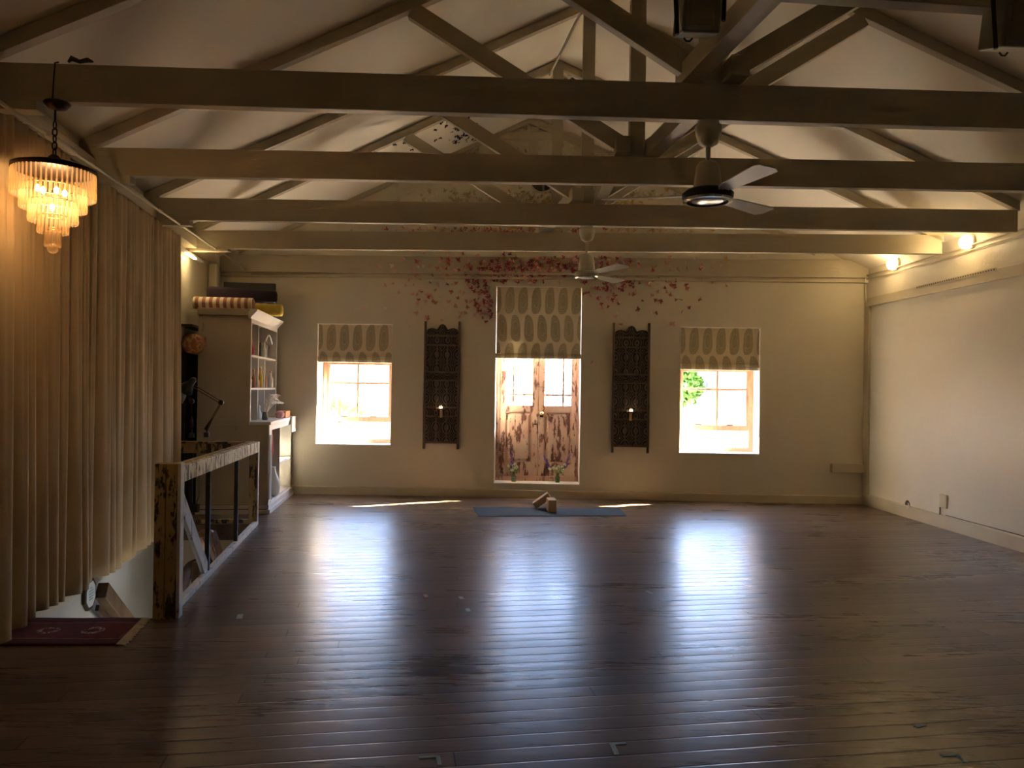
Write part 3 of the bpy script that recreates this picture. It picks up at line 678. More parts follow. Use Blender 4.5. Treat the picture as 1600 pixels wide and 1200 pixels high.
# ------------------------------------------------------------------ the double door
def door():
    u0, u1, z0, z1 = OPD; root = struct(empty('door_1', MF @ V(((u0 + u1) / 2, REC, z0))))
    hu = lambda px, py=660: FAR.u(FAR.at(px, py, -REC)); hz = lambda py: FAR.at(840, py, -REC).z
    def bx(par, name, a, c, d, e, y0, y1, mat='door_paint', bv=.004):
        b_ = MB(MF); b_.box((a, y0, d), (c, y1, e)); return b_.build(name, mat, par, bevel=bv)
    x0, x1, xc = hu(780.5), hu(900.5), hu(841)
    ztop = z1 - .05; zth = hz(744)
    bx(root, 'frame', u0, x0, z0, z1, REC, REC + .09, 'door_frame_paint'); bx(root, 'frame', x1, u1, z0, z1, REC, REC + .09, 'door_frame_paint')
    bx(root, 'frame', x0, x1, ztop, z1, REC, REC + .09, 'door_frame_paint'); bx(root, 'threshold', x0, x1, z0, zth, REC - .01, REC + .09, 'door_frame_paint')
    for k, (a, c, ga, gc, gm) in enumerate(((x0, xc - .003, 789.5, 831.5, 801.5), (xc + .003, x1, 850.5, 892.5, 879.5))):
        lf = bx(root, 'door_leaf', a, hu(ga), zth, ztop, REC + .02, REC + .065)
        bx(lf, 'stile', hu(gc), c, zth, ztop, REC + .02, REC + .065)
        g0, g1 = hu(ga), hu(gc)
        bx(lf, 'lock_rail', g0, g1, hz(644), hz(634), REC + .02, REC + .065); bx(lf, 'bottom_rail', g0, g1, zth, hz(723), REC + .02, REC + .065)
        bx(lf, 'top_rail', g0, g1, ztop - .1, ztop, REC + .02, REC + .065)
        b_ = MB(MF); P0, P1 = hz(723), hz(644); y = REC + .045
        b_.box((g0, y, P0), (g1, y + .015, P1))
        i1, i2 = .018, .055     # raised and fielded panel
        b_.hexa([(g0 + i1, y, P0 + i1), (g1 - i1, y, P0 + i1), (g1 - i2, y - .018, P0 + i2), (g0 + i2, y - .018, P0 + i2)] + [(g0 + i1, y, P1 - i1), (g1 - i1, y, P1 - i1), (g1 - i2, y - .018, P1 - i2), (g0 + i2, y - .018, P1 - i2)])
        b_.build('panel', 'door_paint', lf)
        b_ = MB(MF); w_ = .014      # moulding around the panel
        for q in ((g0, P0, g1, P0 + w_), (g0, P1 - w_, g1, P1), (g0, P0 + w_, g0 + w_, P1 - w_), (g1 - w_, P0 + w_, g1, P1 - w_)): b_.box((q[0], REC + .025, q[1]), (q[2], REC + .045, q[3]))
        b_.build('moulding', 'door_frame_paint', lf, bevel=.004)
        bx(lf, 'glazing_bar', hu(gm) - .012, hu(gm) + .012, hz(634), ztop - .1, REC + .025, REC + .055)
        for zz_ in (hz(617), hz(617) + .6): bx(lf, 'glazing_bar', g0, g1, zz_ - .012, zz_ + .012, REC + .027, REC + .053)
        b_ = MB(MF); b_.box((g0, REC + .038, hz(634)), (g1, REC + .042, ztop - .1)); b_.build('pane', 'window_glass', lf)
        if k: bx(lf, 'gap_light_block', xc - .012, xc + .014, zth, ztop, REC + .062, REC + .075)  # unseen strip added behind the leaves to block light through their gap
        if k:
            p = MF @ V((hu(846), REC + .02, hz(646))); n_ = FAR.n
            b_ = MB(); b_.lathe(p, [(.012, 0), (.022, .004), (.022, .008), (.01, .012), (.01, .04), (.024, .045), (.028, .06), (.018, .072), (.002, .076)], 16, n_); b_.build('knob', 'brass', lf, smooth=True)
            p2 = MF @ V((hu(846), REC + .012, hz(638.5))); b_ = MB(); pts = [p2 + V((.022 * math.cos(t_), 0, .022 * math.sin(t_))) for t_ in [k2 * math.pi / 8 for k2 in range(17)]]
            b_.tube(pts, .005, 6, False); b_.build('ring_handle', 'brass', lf, smooth=True)
            b_ = MB(MF); b_.box((hu(843.5), REC + .008, hz(652)), (hu(848.5), REC + .022, hz(644))); b_.build('lock_plate', 'dark_bronze', lf, bevel=.002)
        else:
            b_ = MB(MF); b_.box((hu(833.5), REC + .0, hz(664)), (hu(839), REC + .022, hz(662))); b_.build('bolt', 'dark_bronze', lf, bevel=.002)
door()
# ------------------------------------------------------------------ blinds
def blind(op, y_hem0, y_hem1, px, label):
    u0, u1, z0, z1 = op; g = .012; zh0 = FU(px, y_hem0)[1]; zh1 = FU(px, y_hem1)[1]
    root = empty('roman_blind', MF @ V((u0, .03, z1)), label, 'blind', 'roman blinds')
    b_ = MB(MF); b_.box((u0 + g, .02, zh0), (u1 - g, .034, z1 - .012)); b_.build('cloth', 'paisley_linen', root, bevel=.003)
    b_ = MB(MF); pr = [(0.0, zh0 + .01), (-.012, zh0 - .01), (-.016, (zh0 + zh1) / 2), (-.008, zh1), (.03, zh1 - .004), (.036, zh0)]
    b_.prism([(u0 + g - .006, y + .02, z) for y, z in pr], (u1 - u0 - 2 * g + .012, 0, 0)); b_.build('hem_fold', 'paisley_linen', root, bevel=.003)
    b_ = MB(MF); b_.box((u0 + g, .036, z1 - .05), (u1 - g, .06, z1 - .012)); b_.build('headrail', 'white_paint', root)
    return root
blind(OP1, 557.5, 566, 555, 'shortest paisley roman blind, pulled up on the window nearest the dresser')
blind(OPD, 553.5, 560, 841, 'wide tall paisley roman blind over the double door')
blind(OP2, 570, 578, 1125, 'paisley roman blind on the window nearest the bare glossy wall')
def cord(pts, label):
    b_ = MB(); b_.tube(pts, .004, 6); tag(b_.build('blind_cord', 'white_paint', smooth=True), label, 'cord', 'blind cords')
def fp(px, py, off=.01): return FAR.at(px, py, off)
cord([fp(499, 566), fp(498, 600), fp(498.5, 640), fp(500, 662), fp(497, 667), fp(494, 662), fp(496, 600), fp(497, 566)], 'looped white cord beside the blind near the dresser')
cord([fp(905, 556), fp(904.5, 600), fp(904, 640), fp(905, 665), fp(907, 665), fp(907.5, 620), fp(908, 556)], 'looped white cord beside the double door blind')
cord([fp(1187, 575), fp(1187, 640), fp(1186, 681), fp(1184, 683), fp(1184, 640), fp(1185, 575)], 'looped white cord beside the blind near the glossy wall')
# ------------------------------------------------------------------ ceiling fans
def fan(c, z_top, z_bl, r, angles, label, hubr=.13):
    root = empty('ceiling_fan', (c[0], c[1], z_top), label, 'fan', 'ceiling fans')
    C0 = V((c[0], c[1], 0)); P = lambda z: C0 + V((0, 0, z))
    b_ = MB(); b_.lathe(P(z_top - .15), [(.022, 0), (.055, .02), (.072, .07), (.078, .12), (.06, .125), (.06, .145)], 24); b_.build('canopy', 'fan_enamel', root, smooth=True)
    b_ = MB(); b_.tube([P(z_top - .14), P(z_bl + .10)], .0145, 12); b_.build('rod', 'fan_enamel', root, smooth=True)
    b_ = MB(); b_.lathe(P(z_bl - .0), [(.07, 0), (.082, .02), (.066, .145), (.05, .165), (.02, .17)], 24); b_.build('motor_cover', 'fan_enamel', root, smooth=True)
    b_ = MB(); b_.lathe(P(z_bl - .055), [(hubr * .9, 0), (hubr, .012), (hubr * 1.02, .035), (hubr * .85, .055)], 32); b_.build('motor_housing', 'steel_dark' if hubr > .125 else 'fan_enamel', root, smooth=True)
    b_ = MB(); b_.lathe(P(z_bl - .068), [(hubr * .82, 0), (hubr * .97, .004), (hubr * .97, .016), (hubr * .82, .013), (hubr * .82, 0)], 40, cap=False); b_.build('trim_ring', 'chrome', root, smooth=False)
    b_ = MB(); b_.lathe(P(z_bl - .066), [(.01, 0), (hubr * .6, .003), (hubr * .82, .01), (hubr * .82, .014)], 32); b_.build('cap', 'black_gloss' if hubr > .125 else 'fan_enamel', root, smooth=True)
    for a in angles:
        t = math.radians(a); d = V((math.cos(t), math.sin(t), 0)); s_ = V((-math.sin(t), math.cos(t), 0)); tilt = .16
        o = P(z_bl - .03); b_ = MB(); arm = MB()
        def q(l, w_, h=0): return o + d * l + s_ * w_ + V((0, 0, -w_ * tilt + h))
        out = [(.17, -.032), (.24, -.050), (r - .03, -.072), (r, -.060), (r + .012, .03), (r - .02, .062), (.24, .045), (.17, .032)]
        k = len(out); b_.add([q(l, w_, 0) for l, w_ in out] + [q(l, w_, .005) for l, w_ in out], [tuple(range(k))[::-1], tuple(range(k, 2 * k))] + [(i, (i + 1) % k, (i + 1) % k + k, i + k) for i in range(k)])
        bl = b_.build('blade', 'fan_enamel', root)
        arm.bar(q(.09, 0, .002), q(.22, 0, .008), .035, .006); arm.build('blade_arm', 'fan_enamel', bl, bevel=.002)
    return root
f1 = TR[1]['w'].at(1108, 300); f2 = TR[3]['w'].at(917, 420)
bk1 = V((0, .035, 0))
fan((f1.x, f1.y + .035), ZB + .002, 2.66, .60, (-74, 40, 168), 'larger ceiling fan hanging from the nearest tie beam, chrome ringed hub', .145)
fan((f2.x, f2.y + .035), ZB + .002, 2.63, .62, (-63, 52, 174), 'smaller looking ceiling fan hanging in front of the paper butterflies', .115)

# ------------------------------------------------------------------ chandelier
def chandelier():
    w1 = TR[1]['w']; top = w1.at(86, 158); top = V((top.x, top.y + .035, ZB))
    fr = w1.at(82, 268); D = top.y; cz = fr.z; c = V((fr.x + .0, D - .02, 0))
    root = empty('chandelier', (c.x, c.y, ZB), 'lit crystal chandelier with tiers of amber glass drops hanging before the curtain', 'chandelier')
    pxm = D / F
    b_ = MB(); b_.lathe((c.x + .01, c.y, ZB - .045), [(.015, 0), (.05, .012), (.07, .035), (.06, .045)], 20); b_.build('canopy', 'dark_bronze', root, smooth=True)
    z0 = cz + .10
    chn = MB(); zz = ZB - .05; i = 0
    chn.tube([(c.x, c.y, ZB - .04), (c.x, c.y, ZB - .11)], .006, 6)
    zz = ZB - .11
    while zz > z0 + .02:
        pts = []; 
        for k in range(13):
            t = 2 * math.pi * k / 12; a = .013 * math.cos(t); h = .024 * math.sin(t)
            pts.append((c.x + (a if i % 2 else 0), c.y + (0 if i % 2 else a), zz - .02 + h))
        chn.tube(pts, .0042, 5, False); zz -= .038; i += 1
    chn.build('chain', 'dark_bronze', root, smooth=True)
    b_ = MB(); b_.tube([w1.at(82, 157, .004), w1.at(84, 120, .004), w1.at(86, 98, .004), w1.at(92, 97, .0)], .004, 6); b_.build('cable', 'dark_bronze', root)
    b_ = MB(); b_.lathe((c.x, c.y, cz + .0), [(.19, 0), (.212, .0), (.212, .022), (.16, .04), (.05, .06), (.02, .095), (.005, .10)], 40); b_.build('frame', 'dark_bronze', root, smooth=True)
    tiers = [(.205, cz + .005, .145, 52), (.160, cz - .085, .125, 42), (.118, cz - .165, .115, 32), (.072, cz - .245, .095, 20), (.035, cz - .315, .10, 9)]; n_front = 0; rest = MB()
    for ti, (r, zt, L, n_) in enumerate(tiers):
        b_ = MB(); pts = [(c.x + r * math.cos(2 * math.pi * k / 32), c.y + r * math.sin(2 * math.pi * k / 32), zt) for k in range(33)]
        b_.tube(pts, .004, 5, False); b_.build('tier_ring', 'brass', root, smooth=True)
        proto = None
        for k in range(n_):
            th = 2 * math.pi * (k + .3 * (ti % 2)) / n_
            if proto is None:
                wd = .0085 if ti < 4 else .0105
                g_ = MB(); g_.lathe((0, 0, 0), [(.004, 0), (wd * .6, -.01), (wd * .62, -L * .5), (wd * .95, -L + .02), (wd * .8, -L + .005), (.003, -L)], 7)
                me = bpy.data.meshes.new('crystal_drop'); me.from_pydata([tuple(p) for p in g_.v], [], g_.f); me.materials.append(MATS['crystal']); me.shade_smooth(); proto = me
            if math.sin(th) > .08 and n_front + 1 > 0 and ti < 4 or n_front >= 100:
                mm = Matrix.Translation((c.x + r * math.cos(th), c.y + r * math.sin(th), zt - .004)); kk = len(rest.v)
                rest.v += [mm @ v.co for v in proto.vertices]; rest.f += [tuple(kk + i_ for i_ in pl_.vertices) for pl_ in proto.polygons]; continue
            n_front += 1
            ob = bpy.data.objects.new('crystal_drop', proto); COL.objects.link(ob); ob.parent = root
            ob.location = (r * math.cos(th), r * math.sin(th), zt - ZB - .004)
    rest.build('rear_crystal_drops', 'crystal', root, smooth=True)['kind'] = 'stuff'
    b_ = MB(); b_.ball((c.x, c.y, cz - .425), .03, 16, 10); b_.build('finial', 'crystal', root, smooth=True)
    for k, (dx, dy, dz) in enumerate(((-.06, -.05, -.10), (.05, -.06, -.115), (-.01, -.08, -.12), (.02, .07, -.10), (.005, -.02, -.20))):
        p = V((c.x + dx, c.y + dy, cz + dz)); b_ = MB(); b_.ball(p, .013, 10, 8, (1, 1, 1.5)); b_.build('bulb', 'bulb_glow', root, smooth=True)
    l = bpy.data.lights.new('chandelier_light', 'POINT'); l.energy = 4; l.color = (1, .70, .40); l.shadow_soft_size = .06
    lo = bpy.data.objects.new('chandelier_light', l); COL.objects.link(lo); lo.parent = root; lo.location = (0, 0, cz - .14 - ZB)
chandelier()

b_ = MB(); p = TR[1]['w'].at(120, 95); b_.tube([p + V((-.06, .02, .0)), p + V((-.04, .02, .022)), p + V((0, .03, .008)), p + V((.05, .02, .014)), p + V((.08, .02, .004))], [.006, .016, .012, .014, .005], 7)
tag(b_.build('cable_bundle', 'black_metal', smooth=True), 'small dark bundle of cable lying on the tie beam above the chandelier', 'cable')

# ------------------------------------------------------------------ wall lamps
def bulkhead(px, py, label):
    p = RGT.at(px, py, 0.0); u = RGT.u(p); M = frame(RGT.P(u, p.z), RGT.e)
    root = empty('wall_lamp', RGT.P(u, p.z), label, 'lamp', 'wall lamps')
    n_ = RGT.n
    b_ = MB(); b_.lathe(p, [(.075, 0), (.085, .004), (.085, .022), (.07, .03)], 28, n_); b_.build('base', 'white_paint', root, smooth=True)
    b_ = MB(); b_.lathe(p, [(.072, .03), (.078, .05), (.07, .085), (.045, .108), (.001, .115)], 28, n_); b_.build('lens', 'bulkhead_glow', root, smooth=True)
    l = bpy.data.lights.new('wall_lamp_light', 'POINT'); l.energy = 2.8; l.color = (1, .70, .32); l.shadow_soft_size = .07
    lo = bpy.data.objects.new('wall_lamp_light', l); COL.objects.link(lo); lo.parent = root; lo.location = n_ * .20
    b_ = MB()
    for o_ in (-.055, 0, .055):
        b_.tube([p + V((0, 0, o_)) + n_ * h for h in (.03, .09, .12)], .003, 5)
    return root
bulkhead(1401, 412.5, 'glowing round wall lamp nearest the far corner'); bulkhead(1517, 378.5, 'glowing round wall lamp nearer the viewer on the right wall')
# linear lamp on the left wall past the curtain
a = LFT.at(279, 386, .06); c_ = LFT.at(317, 410, .06)
sl = empty('strip_lamp', a, 'thin lit strip lamp under the cornice at the end of the curtain', 'lamp')
b_ = MB(); b_.bar(a, a + (c_ - a) * .96, .04, .03); b_.build('body', 'white_paint', sl, bevel=.003)
d_ = (c_ - a); b_ = MB(); b_.bar(a + d_ * .25 + V((0.01, 0, -.022)), a + d_ * .62 + V((0.01, 0, -.022)), .03, .014); b_.build('tube', 'strip_glow', sl)
l = bpy.data.lights.new('strip_lamp_light', 'POINT'); l.energy = 1.8; l.color = (1, .72, .36); l.shadow_soft_size = .08
lo = bpy.data.objects.new('strip_lamp_light', l); COL.objects.link(lo); lo.parent = sl; lo.location = d_ * .45 + V((.14, 0, -.09))

# floodlights overhead
def flood(px, py0, py1, pxw, D, label):
    w_ = Wall((-5, D), (8, D)); p = w_.at(px, py1); q = w_.at(px + pxw, py1)
    wd = (q - p).length; M = frame(p, V((1, .05, 0))); root = empty('floodlight', p, label, 'floodlight', 'floodlights'); h = .28
    b_ = MB(M); b_.hexa([(0, 0, 0), (wd, 0, 0), (wd, .16, .05), (0, .16, .05), (.01, -.02, h), (wd - .01, -.02, h), (wd - .01, .13, h), (.01, .13, h)]); b_.build('housing', 'flood_body', root, bevel=.01)
    b_ = MB(M); b_.hexa([(.03, -.004, .03), (wd - .03, -.004, .03), (wd - .03, .0, .03), (.03, .0, .03), (.035, -.024, h - .03), (wd - .035, -.024, h - .03), (wd - .035, -.02, h - .03), (.035, -.02, h - .03)]); b_.build('glass', 'flood_glass', root, bevel=.002)
    b_ = MB(M); b_.tube([(-.015, .02, 0.0), (-.022, .03, .2), (-.022, .05, .42), (wd + .022, .05, .42), (wd + .022, .03, .2), (wd + .015, .02, .06)], .009, 6); b_.build('bracket', 'black_metal', root)
    b_ = MB(M); b_.tube([(.02, .05, .0), (.03, .05, -.012), (.045, .05, -.012), (.055, .05, .0)], .004, 6); b_.build('latch', 'black_metal', root)
    b_ = MB(M); b_.box((wd / 2 - .03, .03, .42), (wd / 2 + .03, .07, .44)); b_.build('mount', 'black_metal', root)
    return root
flood(1066, 0, 50, 62, 3.02, 'dark floodlight hanging in the middle of the top edge above the struts')
flood(1567, 0, 73, 62, 3.02, 'dark floodlight in the top right corner, cut by the picture edge')

# ------------------------------------------------------------------ pipes and cables
def pipe(pts, r, label, mat='trim_paint', cat='pipe', name='conduit_pipe', group=None):
    b_ = MB(); b_.tube(pts, r, 8); return tag(b_.build(name, mat, smooth=True), label, cat, group)
a = FAR.at(385, 421, .02)
nearp = hit(85, 217.5, V((0, 4.6, 0)), V((0, 1, 0)))
dd = (nearp - a) * 1.22
root = empty('tension_rod', a, 'long white rod stretched below the tie beams along the left side', 'rod')
b_ = MB(); b_.tube([a, a + dd * 1.5], .011, 8); b_.build('rod', 'trim_paint', root, smooth=True)
for px in (96, 250, 365):
    # thicker joints along the rod
    best = min((k / 400 for k in range(400)), key=lambda t: abs(800 + F * (a + dd * t - CAM).dot(right) / (a + dd * t - CAM).dot(fwd) - px))
    L_ = .22 if px == 96 else .10; p = a + dd * best; e_ = dd.normalized(); r_ = .024 if px == 96 else .017
    b_ = MB(); b_.lathe(p - e_ * L_, [(.011, 0), (r_ * .8, .02), (r_, .05), (r_, 2 * L_ - .05), (r_ * .8, 2 * L_ - .02), (.011, 2 * L_)], 12, e_); b_.build('coupling', 'trim_paint', root, smooth=True)
rz_ = lambda px, py: hit(px, py, V((0, 0, 5.0)), V((0, 0, 1)))
pa, pb = rz_(859, 117), rz_(915, 4); pipe([pa, pa + (pb - pa) * 2.2], .012, 'thin pale pipe slanting down from the ridge beside the third king post')
pipe([FAR.at(392, 428.5, .03), FAR.at(850, 430.5, .03), FAR.at(1348, 432.5, .03)], .012, 'pale pipe running along the far wall just under the moulding')
rp = [RGT.at(x, y, .03) for x, y in ((1352, 431), (1400, 418), (1500, 388), (1600, 357))]; rp.append(rp[-1] + (rp[-1] - rp[-2]) * 1.5)
pipe(rp, .010, 'upper pale pipe crossing the wall lamps on the right wall', group=None)
rp = [RGT.at(x, y, .025) for x, y in ((1352, 437), (1400, 425), (1500, 396), (1600, 366))]; rp.append(rp[-1] + (rp[-1] - rp[-2]) * 1.5)
pipe(rp, .008, 'lower thin cable below the wall lamps on the right wall', cat='cable', name='wall_cable')
b_ = MB(MF); u, z = FU(1352.5, 436); b_.box((u - .03, -.05, z - .06), (u + .03, 0, z + .05)); tag(b_.build('junction_box', 'white_paint', bevel=.006), 'small white junction box in the far right corner under the pipes', 'junction box')
pipe([FAR.at(1351.5, 444, .02), FAR.at(1352, 476, .02)], .008, 'short cable dropping from the white corner junction box', cat='cable', name='wall_cable')
u0, z0 = FU(1297, 737.5); u1, z1 = FU(1350, 725); b_ = MB(MF); b_.box((u0, -.07, z0), (u1, 0, z1)); tag(b_.build('trunking_box', 'trim_paint', bevel=.006), 'short cream box ledge fixed low on the far wall in the corner', 'ledge')
# perforated strip on the right wall
a, c_ = RGT.at(1432, 449.5, .042), RGT.at(1556, 420.5, .042); ps = empty('perforated_strip', a, 'pale perforated metal strip along the top of the right wall rail', 'metal strip')
b_ = MB(); b_.bar(a, c_, .034, .008, upv=RGT.n); b_.build('strip', 'trim_paint', ps)
b_ = MB()
for k in range(34):
    p = a + (c_ - a) * ((k + .5) / 34); b_.bar(p - (c_ - a) * .006 + RGT.n * .003, p + (c_ - a) * .006 + RGT.n * .003, .014, .006, upv=RGT.n)
o = b_.build('slots', 'dark_wood', ps); o['kind'] = 'stuff'
# sockets
def wplate(px, py, w_, h, name, label, cat, mat='trim_paint'):
    p = RGT.at(px, py); u = RGT.u(p); M = frame(RGT.P(u, p.z), RGT.e); root = empty(name, RGT.P(u, p.z), label, cat)
    s_ = 1 if (M.to_3x3() @ V((0, 1, 0))).dot(RGT.n) > 0 else -1
    y0, y1 = sorted((0, .02 * s_)); b_ = MB(M); b_.box((-w_ / 2, y0, -h / 2), (w_ / 2, y1, h / 2)); b_.build('plate', mat, root, bevel=.004); return root, M, s_
r_, M, s_ = wplate(1475.5, 783, .13, .15, 'wall_socket', 'cream blank socket plate low on the right wall with a cable below', 'socket')
b_ = MB(); b_.tube([RGT.at(1469, 786, .012), RGT.at(1468.5, 806, .012)], .008, 6); b_.build('cable', 'dark_wood', r_)
b_ = MB(); p = RGT.at(1418.5, 788); b_.lathe(p, [(.045, 0), (.05, .004), (.045, .01), (.03, .006), (.001, .004)], 20, RGT.n); tag(b_.build('cable_outlet', 'dark_wood', smooth=True, origin=tuple(p)), 'dark round hole with a cable low on the right wall', 'outlet')
b_ = MB(); b_.tube([RGT.at(1419, 786, .03), RGT.at(1420, 792, .035), RGT.at(1417, 796, .02)], .008, 6); tag(b_.build('cable_end', 'cream_cloth', smooth=True), 'short pale cable end sticking out of the round hole', 'cable')
cb = [RGT.at(x, y, .032) for x, y in ((1478, 805), (1500, 811), (1545, 823), (1600, 838))]
pipe(cb, .004, 'thin dark cable clipped along the top of the right baseboard', 'dark_wood', 'cable', 'wall_cable')
# vertical pillar in the left corner
q = hit(314, 440, LFT.P(LFT.u(V((-3.95, 9.9, 0))), 0), V((0, 1, 0))); 
D9 = 9.9; x0 = (322 - 800) / F * D9; x1 = (336 - 800) / F * D9
b_ = MB(); b_.box((x0, D9, 0), (x1, D9 + .12, 3.06)); struct(b_.build('trim_corner_pillar', 'trim_paint', bevel=.03))

# ------------------------------------------------------------------ curtain
def curtain():
    y0, y1 = 1.2, 8.02; L_ = (y1 - y0) / abs(LFT.e.y); uE = LFT.u(V((-2.357 - .161 * y1, y1, 0)))
    rnd = random.Random(5); xs = [0.0]
    while xs[-1] < L_: xs.append(xs[-1] + rnd.uniform(.13, .24))
    n_ = int(L_ / .012); rows = 26; vs = []; fs = []
    import bisect
    amp = [rnd.uniform(.045, .085) for _ in xs]; sl_ = [rnd.uniform(-.05, .05) for _ in xs]
    for r in range(rows + 1):
        f = r / rows; z = 3.04 - f * (3.04 - .015)
        for i in range(n_ + 1):
            d = L_ * i / n_; k = max(0, bisect.bisect(xs, d) - 1); k = min(k, len(xs) - 2)
            t = (d - xs[k]) / (xs[k + 1] - xs[k])
            A = amp[k] * (.45 + .75 * f)
            tw = t ** (1 + .5 * math.sin(k * 2.3))
            pinch = (1 - math.exp(-f * 5)) * .35
            wv_ = 2 * abs(math.sin(math.pi * tw)) ** .75 - 1
            off = .13 + A * wv_ + .010 * math.sin(9 * d + 3 * f) * f + .014 * math.sin(3 * 2 * math.pi * tw) * (1 - f) * math.sin(math.pi * tw)
            u = uE + d + sl_[k] * f * math.sin(math.pi * t) * .5
            zz = z + (.022 * math.sin(2.1 * d + 1) + .015 * math.sin(6.3 * d)) * (f ** 6)
            p = LFT.P(u, zz, off); vs.append(p)
    for r in range(rows):
        for i in range(n_): a = r * (n_ + 1) + i; fs.append((a, a + n_ + 1, a + n_ + 2, a + 1))
    root = empty('curtain', LFT.P(uE, 0, .1), 'full length ochre brown pleated curtain covering the left wall', 'curtain')
    b_ = MB(); b_.add(vs, fs); o = b_.build('cloth', 'curtain_linen', root, smooth=True)
    sd_ = o.modifiers.new('thickness', 'SOLIDIFY'); sd_.thickness = .004
    b_ = MB(); b_.bar(LFT.P(uE, 3.045, .1), LFT.P(uE + L_, 3.045, .1), .02, .02); b_.build('rail', 'white_paint', root)
curtain()

# ------------------------------------------------------------------ railing round the stair opening
def railing():
    root = empty('stair_railing', RL.P(RL.u(G(283, 943)) - .32, 0), 'weathered timber railing with dark steel balusters along the stair opening', 'railing')
    up_ = RL.u(G(283, 943)); uE = RL.u(G(400, 820)) + .06
    zt0 = .965; 
    M = frame(RL.P(up_, 0), RL.e)    # x: away from the viewer, y: to the left
    pz_ = .988
    b_ = MB(M); b_.box((-.36, -.052, 0), (-.28, .014, pz_)); b_.build('post', 'post_paint', root, bevel=.004)
    b_ = MB(M); b_.box((-.36, .018, 0), (-.28, .084, pz_)); b_.build('post', 'post_paint', root, bevel=.004)
    b_ = MB(M); b_.box((-.365, -.076, 0), (-.275, -.055, pz_ + .004)); b_.build('face_board', 'board_paint', root, bevel=.003)
    L_ = uE - up_
    b_ = MB(M); b_.hexa([(-.28, -.02, zt0 - .125), (L_, -.02, .775), (L_, .03, .775), (-.28, .03, zt0 - .125), (-.28, -.02, zt0 - .018), (L_, -.02, .885), (L_, .03, .885), (-.28, .03, zt0 - .018)])
    b_.build('top_rail', 'rail_paint', root, bevel=.004)
    b_ = MB(M); b_.hexa([(-.28, .03, zt0 - .038), (L_, .03, .87), (L_, .10, .87), (-.28, .10, zt0 - .038), (-.28, .03, zt0 - .018), (L_, .03, .89), (L_, .10, .89), (-.28, .10, zt0 - .018)]); b_.build('cap_board', 'post_paint', root, bevel=.003)
    for (px, py) in ((329, 899), (375, 852)):
        u = RL.u(G(px, py)) - up_; b_ = MB(M); b_.box((u - .02, -.012, 0), (u + .02, .022, zt0 - .12 - .045 * (u / L_) ** 1)); b_.build('baluster', 'steel_dark', root, bevel=.002)
    u = L_ - .06; b_ = MB(M); b_.box((u - .02, -.012, -.1), (u + .04, .07, .80)); b_.build('end_post', 'post_paint', root, bevel=.004)
    b_ = MB(M); b_.box((u - .03, -.024, 0), (u + .03, -.012, .79)); b_.build('face_board', 'board_paint', root, bevel=.002)
    b_ = MB(M); b_.bar((-.12, .01, .79), (RL.u(G(329, 899)) - up_ - .03, .01, .045), .03, .115, upv=(0, 0, 1)); b_.build('brace', 'board_paint', root, bevel=.003)
    return M, L_
RM, RLEN = railing()
# far rail across the end of the opening
e_ = (pF_L - pF_R).normalized(); fr_ = empty('end_railing', pF_R, 'dark peeling rail across the far end of the stair opening before the dresser', 'railing')
M2 = frame(pF_R + e_ * .05, e_)
zR = .87
b_ = MB(M2); b_.box((0, -.03, zR - .105), (.98, .02, zR)); b_.build('top_rail', 'post_paint', fr_, bevel=.003)
b_ = MB(M2); b_.box((0, -.05, zR), (.98, .05, zR + .02)); b_.build('cap_board', 'post_paint', fr_, bevel=.003)
for x in (.62, .95): 
    b_ = MB(M2); b_.box((x - .02, -.015, 0), (x + .02, .02, zR - .1)); b_.build('baluster', 'steel_dark', fr_, bevel=.002)
b_ = MB(M2); b_.box((0, -.025, .02), (.98, .02, .06)); b_.build('bottom_rail', 'post_paint', fr_, bevel=.003)

